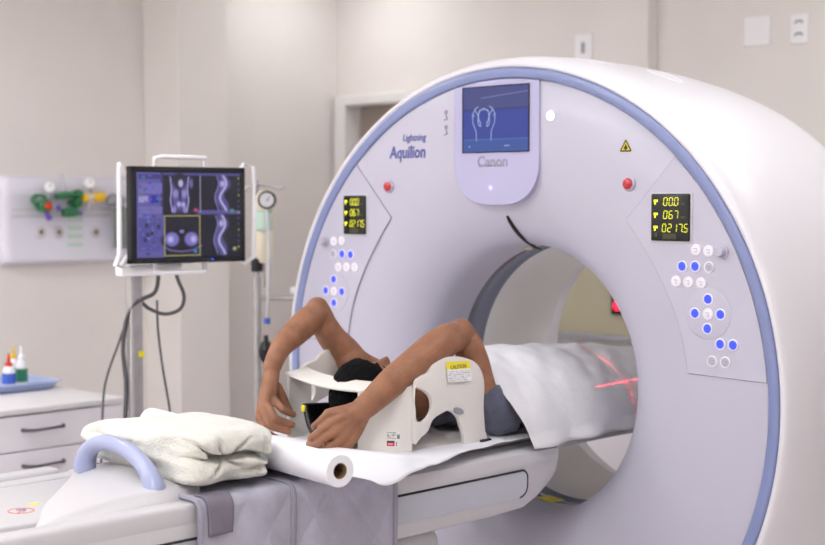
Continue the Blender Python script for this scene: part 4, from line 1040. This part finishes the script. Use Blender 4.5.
for px in (58, 95, 40):
    c = GPt(px, 232, .051); t_ = MB(); t_.lathe(c, (1, 0, 0), [(0, .028), (.006, .027), (.010, .018), (.010, .012)], 24); so = obj('gas_outlet', t_, 'lgrey', GP)
    t_ = MB(); t_.lathe(c+Vector((.0095, 0, 0)), (1, 0, 0), [(0, .012), (.001, .011), (.0012, 0)], 16); obj('socket', t_, 'core', so)
c = GPt(75, 232, .052); t_ = MB()
for k in range(4): t_.box((c.x, c.y, c.z+.06-.04*k), (.002, .085, .018))
obj('printed_label', t_, 'palegreen', GP)
# oxygen valve
c = GPt(46, 206, .12)
V1 = thing('oxygen_valve', 'green gas valve with red button and green ring, leftmost on the wall panel', 'gas valve', c)
t_ = MB(); t_.lathe(c+Vector((-.07, 0, 0)), (1, 0, 0), [(0, .018), (.03, .02), (.035, .032), (.075, .034), (.085, .026), (.088, 0)], 24); obj('body', t_, 'green', V1)
t_ = MB(); t_.lathe(c+Vector((.018, 0, 0)), (1, 0, 0), [(0, .018), (.01, .016), (.014, 0)], 20); obj('button', t_, 'orange', V1)
t_ = MB(); d_ = GPt(39, 201, .10); t_.tube([d_+Vector((.01*math.sin(a*2), .032*math.cos(a), .026*math.sin(a))) for a in [2*PI*i/24 for i in range(25)]], .009, 8, cap=False); obj('ring', t_, 'green', V1)
t_ = MB(); t_.tube([GPt(47, 211, .12), GPt(47, 215, .13), GPt(50, 219, .13)], [.010, .012, .015], 10); obj('connector', t_, 'purple', V1)
# centre manifold
c = GPt(69, 204, .11)
V2 = thing('flow_regulator', 'green branching flow regulator with an upright clear tube, middle of the wall panel', 'flow regulator', c)
t_ = MB(); t_.tube([GPt(55, 197, .08), GPt(64, 195, .11), GPt(75, 195, .11)], [.012, .017, .014], 12, smooth=3); t_.lathe(GPt(70, 203, .06), (1, 0, 0), [(0, .016), (.03, .018), (.05, .026), (.075, .022), (.078, 0)], 20); t_.tube([GPt(63, 213, .12), GPt(70, 212, .12), GPt(77, 212, .12)], [.02, .024, .02], 14); t_.lathe(GPt(73, 194, .07), (1, 0, 0), [(0, .014), (.04, .022), (.06, .018), (.062, 0)], 18); obj('body', t_, 'green', V2)
t_ = MB(); t_.cyl(GPt(64, 196, .10), GPt(61, 174, .10), .011, .008, 14); obj('flow_tube', t_, 'lgrey', V2)
t_ = MB(); t_.tube([GPt(58, 206, .12), GPt(59, 210, .13)], [.013, .011], 10); obj('connector', t_, 'purple', V2)
t_ = MB(); t_.tube([GPt(79, 212, .12), GPt(82, 214, .13)], [.011, .009], 10); obj('connector', t_, 'purple', V2)
c = GPt(93, 197, .12)
V3 = thing('air_valve', 'yellow cylindrical air valve with a red tip on the wall panel', 'gas valve', c)
t_ = MB(); t_.tube([GPt(76, 199, .08), GPt(84, 198, .11)], [.016, .022], 16); t_.tube([GPt(83, 198, .115), GPt(88, 198, .12)], [.020, .020], 16); t_.tube([GPt(93, 197.5, .12), GPt(104, 197, .13)], [.024, .022], 18); obj('body', t_, 'yel2', V3)
t_ = MB(); t_.tube([GPt(87, 198, .12), GPt(94, 197.5, .12)], .018, 16); t_.tube([GPt(90, 199, .12), GPt(88, 212, .11)], .006, 8); obj('collar', t_, 'lgrey', V3)
t_ = MB(); t_.tube([GPt(103.5, 197, .13), GPt(105.5, 197, .132)], [.012, .009], 12); obj('tip', t_, 'orange', V3)
for (px, py, lab) in ((50, 187, 'clear round dial gauge above the green gas valve'), (90, 183, 'clear round dial gauge above the yellow air valve')):
    c = GPt(px, py, .09); g_ = thing('dial_gauge', lab, 'gauge', c, 0, 'gauges on the wall panel')
    t_ = MB(); t_.lathe(c, (.8, -.6, 0), [(0, .018), (.004, .027), (.016, .027), (.018, .024)], 28); obj('housing', t_, 'lgrey', g_)
    t_ = MB(); t_.lathe(c+Vector((.8, -.6, 0))*.0182, (.8, -.6, 0), [(0, .023), (.001, 0)], 24); obj('face', t_, 'white', g_)
    t_ = MB(); t_.cyl(c+Vector((.8, -.6, 0))*.0195, c+Vector((.8*.0195+.004, -.6*.0195+.006, .016)), .002, n=6); obj('needle', t_, 'print_', g_)
    t_ = MB(); t_.cyl(c+Vector((0, 0, -.02)), GPt(px+2, py+12, .09), .007, n=10); obj('stem', t_, 'chrome', g_)
c = GPt(118, 215, .12)
V4 = thing('suction_jar', 'grey suction regulator over a clear jar beside the monitor', 'suction jar', c)
t_ = MB(); t_.cyl(GPt(117, 202, .05), GPt(117, 202, .12), .02, n=16); t_.tube([GPt(108, 203, .11), GPt(113, 199, .13), GPt(122, 202, .13)], [.018, .028, .030], 16, smooth=3); obj('regulator', t_, 'grey', V4)
c2 = GPt(120, 228, .12); t_ = MB(); t_.lathe(c2+Vector((0, 0, -.10)), (0, 0, 1), [(0, .030), (.005, .034), (.19, .036), (.2, .028), (.2, .026), (.012, .028), (.01, 0)], 24); obj('jar', t_, 'smoke', V4)

# ================================================================== DRAWER CABINET AND WHAT STANDS ON IT
CX, CY1, CY0, CZ = -1.775, -.070, -.93, .72
K = thing('drawer_cabinet', 'white drawer cabinet with dark bow handles against the far side of the table', 'cabinet', (CX-.23, (CY0+CY1)/2, 0))
t_ = MB(); t_.box((CX-.345, (CY0+CY1)/2, .36), (.65, CY1-CY0-.01, .64), .004); obj('carcass', t_, 'cabinet', K)
t_ = MB(); t_.box((CX-.34, (CY0+CY1)/2, CZ-.011), (.70, CY1-CY0+.012, .022), .004); obj('worktop', t_, 'cabtop', K)
zt = CZ-.026
for i in range(5):
    hgt = .127 if i < 4 else .13
    t_ = MB(); t_.box((CX-.009, (CY0+CY1)/2, zt-hgt/2), (.02, CY1-CY0, hgt-.004), .003); dr = obj('drawer', t_, 'cabinet', K)
    yc = -.402; zc = zt-.052
    t_ = MB(); t_.tube([(CX, yc-.082, zc), (CX+.022, yc-.072, zc), (CX+.03, yc-.045, zc-.001), (CX+.032, yc, zc), (CX+.03, yc+.045, zc+.001), (CX+.022, yc+.072, zc), (CX, yc+.082, zc)], [.007, .006, .0055, .005, .0055, .006, .007], 10, smooth=4); obj('handle', t_, 'cable', dr)
    zt -= hgt
t_ = MB(); t_.box((CX-.35, (CY0+CY1)/2, .03), (.60, CY1-CY0-.04, .05)); obj('plinth', t_, 'grey', K)
# tray
ty1, ty0 = -.078, -.72; tx0 = -2.44; tx1 = -2.13
TY = MB()
prof = [(0, 0), (.016, .028), (.030, .031), (.031, .027), (.018, .024), (.005, .004)]
def tray_ring(off, z):
    x0, x1, y0, y1 = tx0+.03-off, tx1-.03+off, ty0+.03-off, ty1-.03+off; r = .03+off*.5; out = []
    for cx_, cy_, a0 in ((x1-r, y1-r, 0), (x0+r, y1-r, PI/2), (x0+r, y0+r, PI), (x1-r, y0+r, 1.5*PI)):
        for k in range(7): out.append((cx_+r*math.cos(a0+k*PI/12), cy_+r*math.sin(a0+k*PI/12), CZ+.002+z))
    return out
V = []
for off, z in prof: V += tray_ring(off, z)
n = 28; F_ = [tuple(range(n))[::-1]]+[(i*n+k, i*n+(k+1) % n, (i+1)*n+(k+1) % n, (i+1)*n+k) for i in range(len(prof)-1) for k in range(n)]+[tuple((len(prof)-1)*n+k for k in range(n))]
TY.add(V, F_); tag(obj('tray', TY, 'tray'), 'pale blue plastic tray on top of the drawer cabinet', 'tray')
def bottle(px, py, D, hh, r, cap_m, lab_m, label, cone=.035):
    b_ = Vector(at(px, py, 0, D)); b_.z = CZ+.0065
    t = thing('squeeze_bottle', label, 'bottle', b_, 0, 'bottles on the blue tray')
    m_ = MB(); m_.lathe(b_, (0, 0, 1), [(0, r*.9), (.004, r), (hh*.62, r), (hh*.72, r*.85), (hh*.80, r*.42), (hh*.82, r*.42)], 24); obj('body', m_, 'white', t)
    m_ = MB(); m_.lathe(b_+Vector((0, 0, .015)), (0, 0, 1), [(0, r+.0004), (0, r+.0012), (hh*.40, r+.0012), (hh*.40, r+.0004)], 24, True); obj('label', m_, lab_m, t)
    m_ = MB(); m_.lathe(b_+Vector((0, 0, hh*.80)), (0, 0, 1), [(0, r*.62), (hh*.10, r*.6), (hh*.13, r*.34), (hh*.13+cone, r*.12), (hh*.13+cone, 0)], 20); obj('nozzle_cap', m_, cap_m, t)
bottle(9, 383, -2.26, .105, .024, 'orange', 'labelblue', 'white squeeze bottle with red cap and blue label on the blue tray')
bottle(21.5, 378, -2.29, .128, .022, 'white', 'labelgreen', 'white squeeze bottle with white cap and green label on the blue tray')
bottle(13.5, 376, -2.36, .125, .018, 'yel2', 'labelgreen', 'white bottle with yellow cap standing behind the other two bottles')

# ================================================================== PLATES ON THE BACK WALL
def plate(name, x0, x1, z0, z1, y, label, cat):
    t = thing(name, label, cat, ((x0+x1)/2, y, (z0+z1)/2)); m_ = MB(); m_.box(((x0+x1)/2, y-.005, (z0+z1)/2), (x1-x0, .010, z1-z0), .004); obj('plate', m_, 'white', t); return t
a = at(745, 18, 1, YB); b = at(771, 45, 1, YB); plate('blank_plate', float(a[0]), float(b[0]), float(b[2]), float(a[2]), YB, 'square blank white cover plate on the wall, upper right', 'wall plate')
a = at(791, 15, 1, YB); b = at(809, 43, 1, YB); t = plate('power_outlet', float(a[0]), float(b[0]), float(b[2]), float(a[2]), YB, 'tall white wall outlet with two sockets, upper right corner', 'outlet')
for k in (.30, .72):
    m_ = MB(); zc = float(b[2]+(a[2]-b[2])*k); xc = float((a[0]+b[0])/2)
    m_.tube([(xc-.018, YB-.0105, zc-.004), (xc-.012, YB-.0105, zc+.005), (xc, YB-.0105, zc+.007), (xc+.012, YB-.0105, zc+.005), (xc+.018, YB-.0105, zc-.004)], .004, 8); obj('socket', m_, 'grey', t)
a = at(576, 35, 1, YB-.075); b = at(593, 61, 1, YB-.075); t = plate('light_switch', float(a[0]), float(b[0]), float(b[2]), float(a[2]), YB-.075, 'white wall switch plate just above the scanner rim', 'switch')
m_ = MB(); m_.box((float((a[0]+b[0])/2), YB-.087, float((a[2]+b[2])/2)), (.018, .008, .05), .003); obj('rocker', m_, 'grey', t)

# ================================================================== SEEN THROUGH THE BORE
BB = thing('wall_board', 'beige board on the back wall seen through the scanner bore', 'wall board', (-1.45, YB-.08, .8))
m_ = MB(); m_.box((-1.45, YB-.105, 1.06), (1.1, .05, .50), .008); obj('board', m_, 'board', BB)
m_ = MB(); c = at(575.5, 262, 1, YB-.131); m_.box((c[0], YB-.131, c[2]), (.075, .003, .05)); obj('yellow_label', m_, 'yellow', BB)
m_ = MB(); m_.box((-1.45, YB-.108, .812), (1.12, .06, .028), .004); obj('shadow_strip', m_, 'grey', BB)  # grey strip stands in for the shadow along the back of the worktop
m_ = MB(); c = at(617, 301, 1, YB-.15)
RD = thing('led_indicator', 'small black wall indicator with a red light, seen through the bore', 'indicator', (c[0], YB-.131, c[2]))
m_.box((c[0], YB-.139, c[2]), (.075, .014, .13), .004); obj('housing', m_, 'dark', RD)
m_ = MB(); m_.lathe((c[0]-.002, YB-.1465, c[2]-.022), (0, -1, 0), [(0, .022), (.004, .02), (.006, 0)], 20); obj('lamp', m_, 'led', RD)
CN = thing('base_cabinet', 'low white cabinet below the beige board, seen through the bore', 'cabinet', (-1.3, YB-.35, 0))
m_ = MB(); m_.box((-1.45, YB-.37, .365), (1.5, .50, .71), .004); obj('carcass', m_, 'cabinet', CN)
m_ = MB(); m_.box((-1.45, YB-.365, .735), (1.54, .54, .03), .005); obj('worktop', m_, 'cabtop', CN)
for k in range(3):
    m_ = MB(); m_.box((-1.95+.5*k, YB-.628, .37), (.49, .018, .66), .003); dd = obj('door', m_, 'cabinet', CN)
    m_ = MB(); m_.tube([(-1.78+.5*k, YB-.636, .62), (-1.78+.5*k, YB-.66, .61), (-1.78+.5*k, YB-.66, .52), (-1.78+.5*k, YB-.636, .51)], .005, 8); obj('handle', m_, 'cable', dd)

# ================================================================== LIGHT AND COLOUR
W = bpy.data.worlds.new('world'); bpy.context.scene.world = W; W.use_nodes = True
W.node_tree.nodes['Background'].inputs[0].default_value = (.9, .92, 1, 1); W.node_tree.nodes['Background'].inputs[1].default_value = .3
s = bpy.context.scene
s.view_settings.view_transform = 'Standard'; s.view_settings.look = 'None'; s.view_settings.gamma = 1; s.view_settings.exposure = 0.92
s.view_settings.use_curve_mapping = False
s.cycles.max_bounces = 8; s.cycles.diffuse_bounces = 5; s.cycles.sample_clamp_indirect = 6; s.cycles.caustics_reflective = False; s.cycles.caustics_refractive = False
try:
    s.cycles.use_denoising = True
except Exception: pass
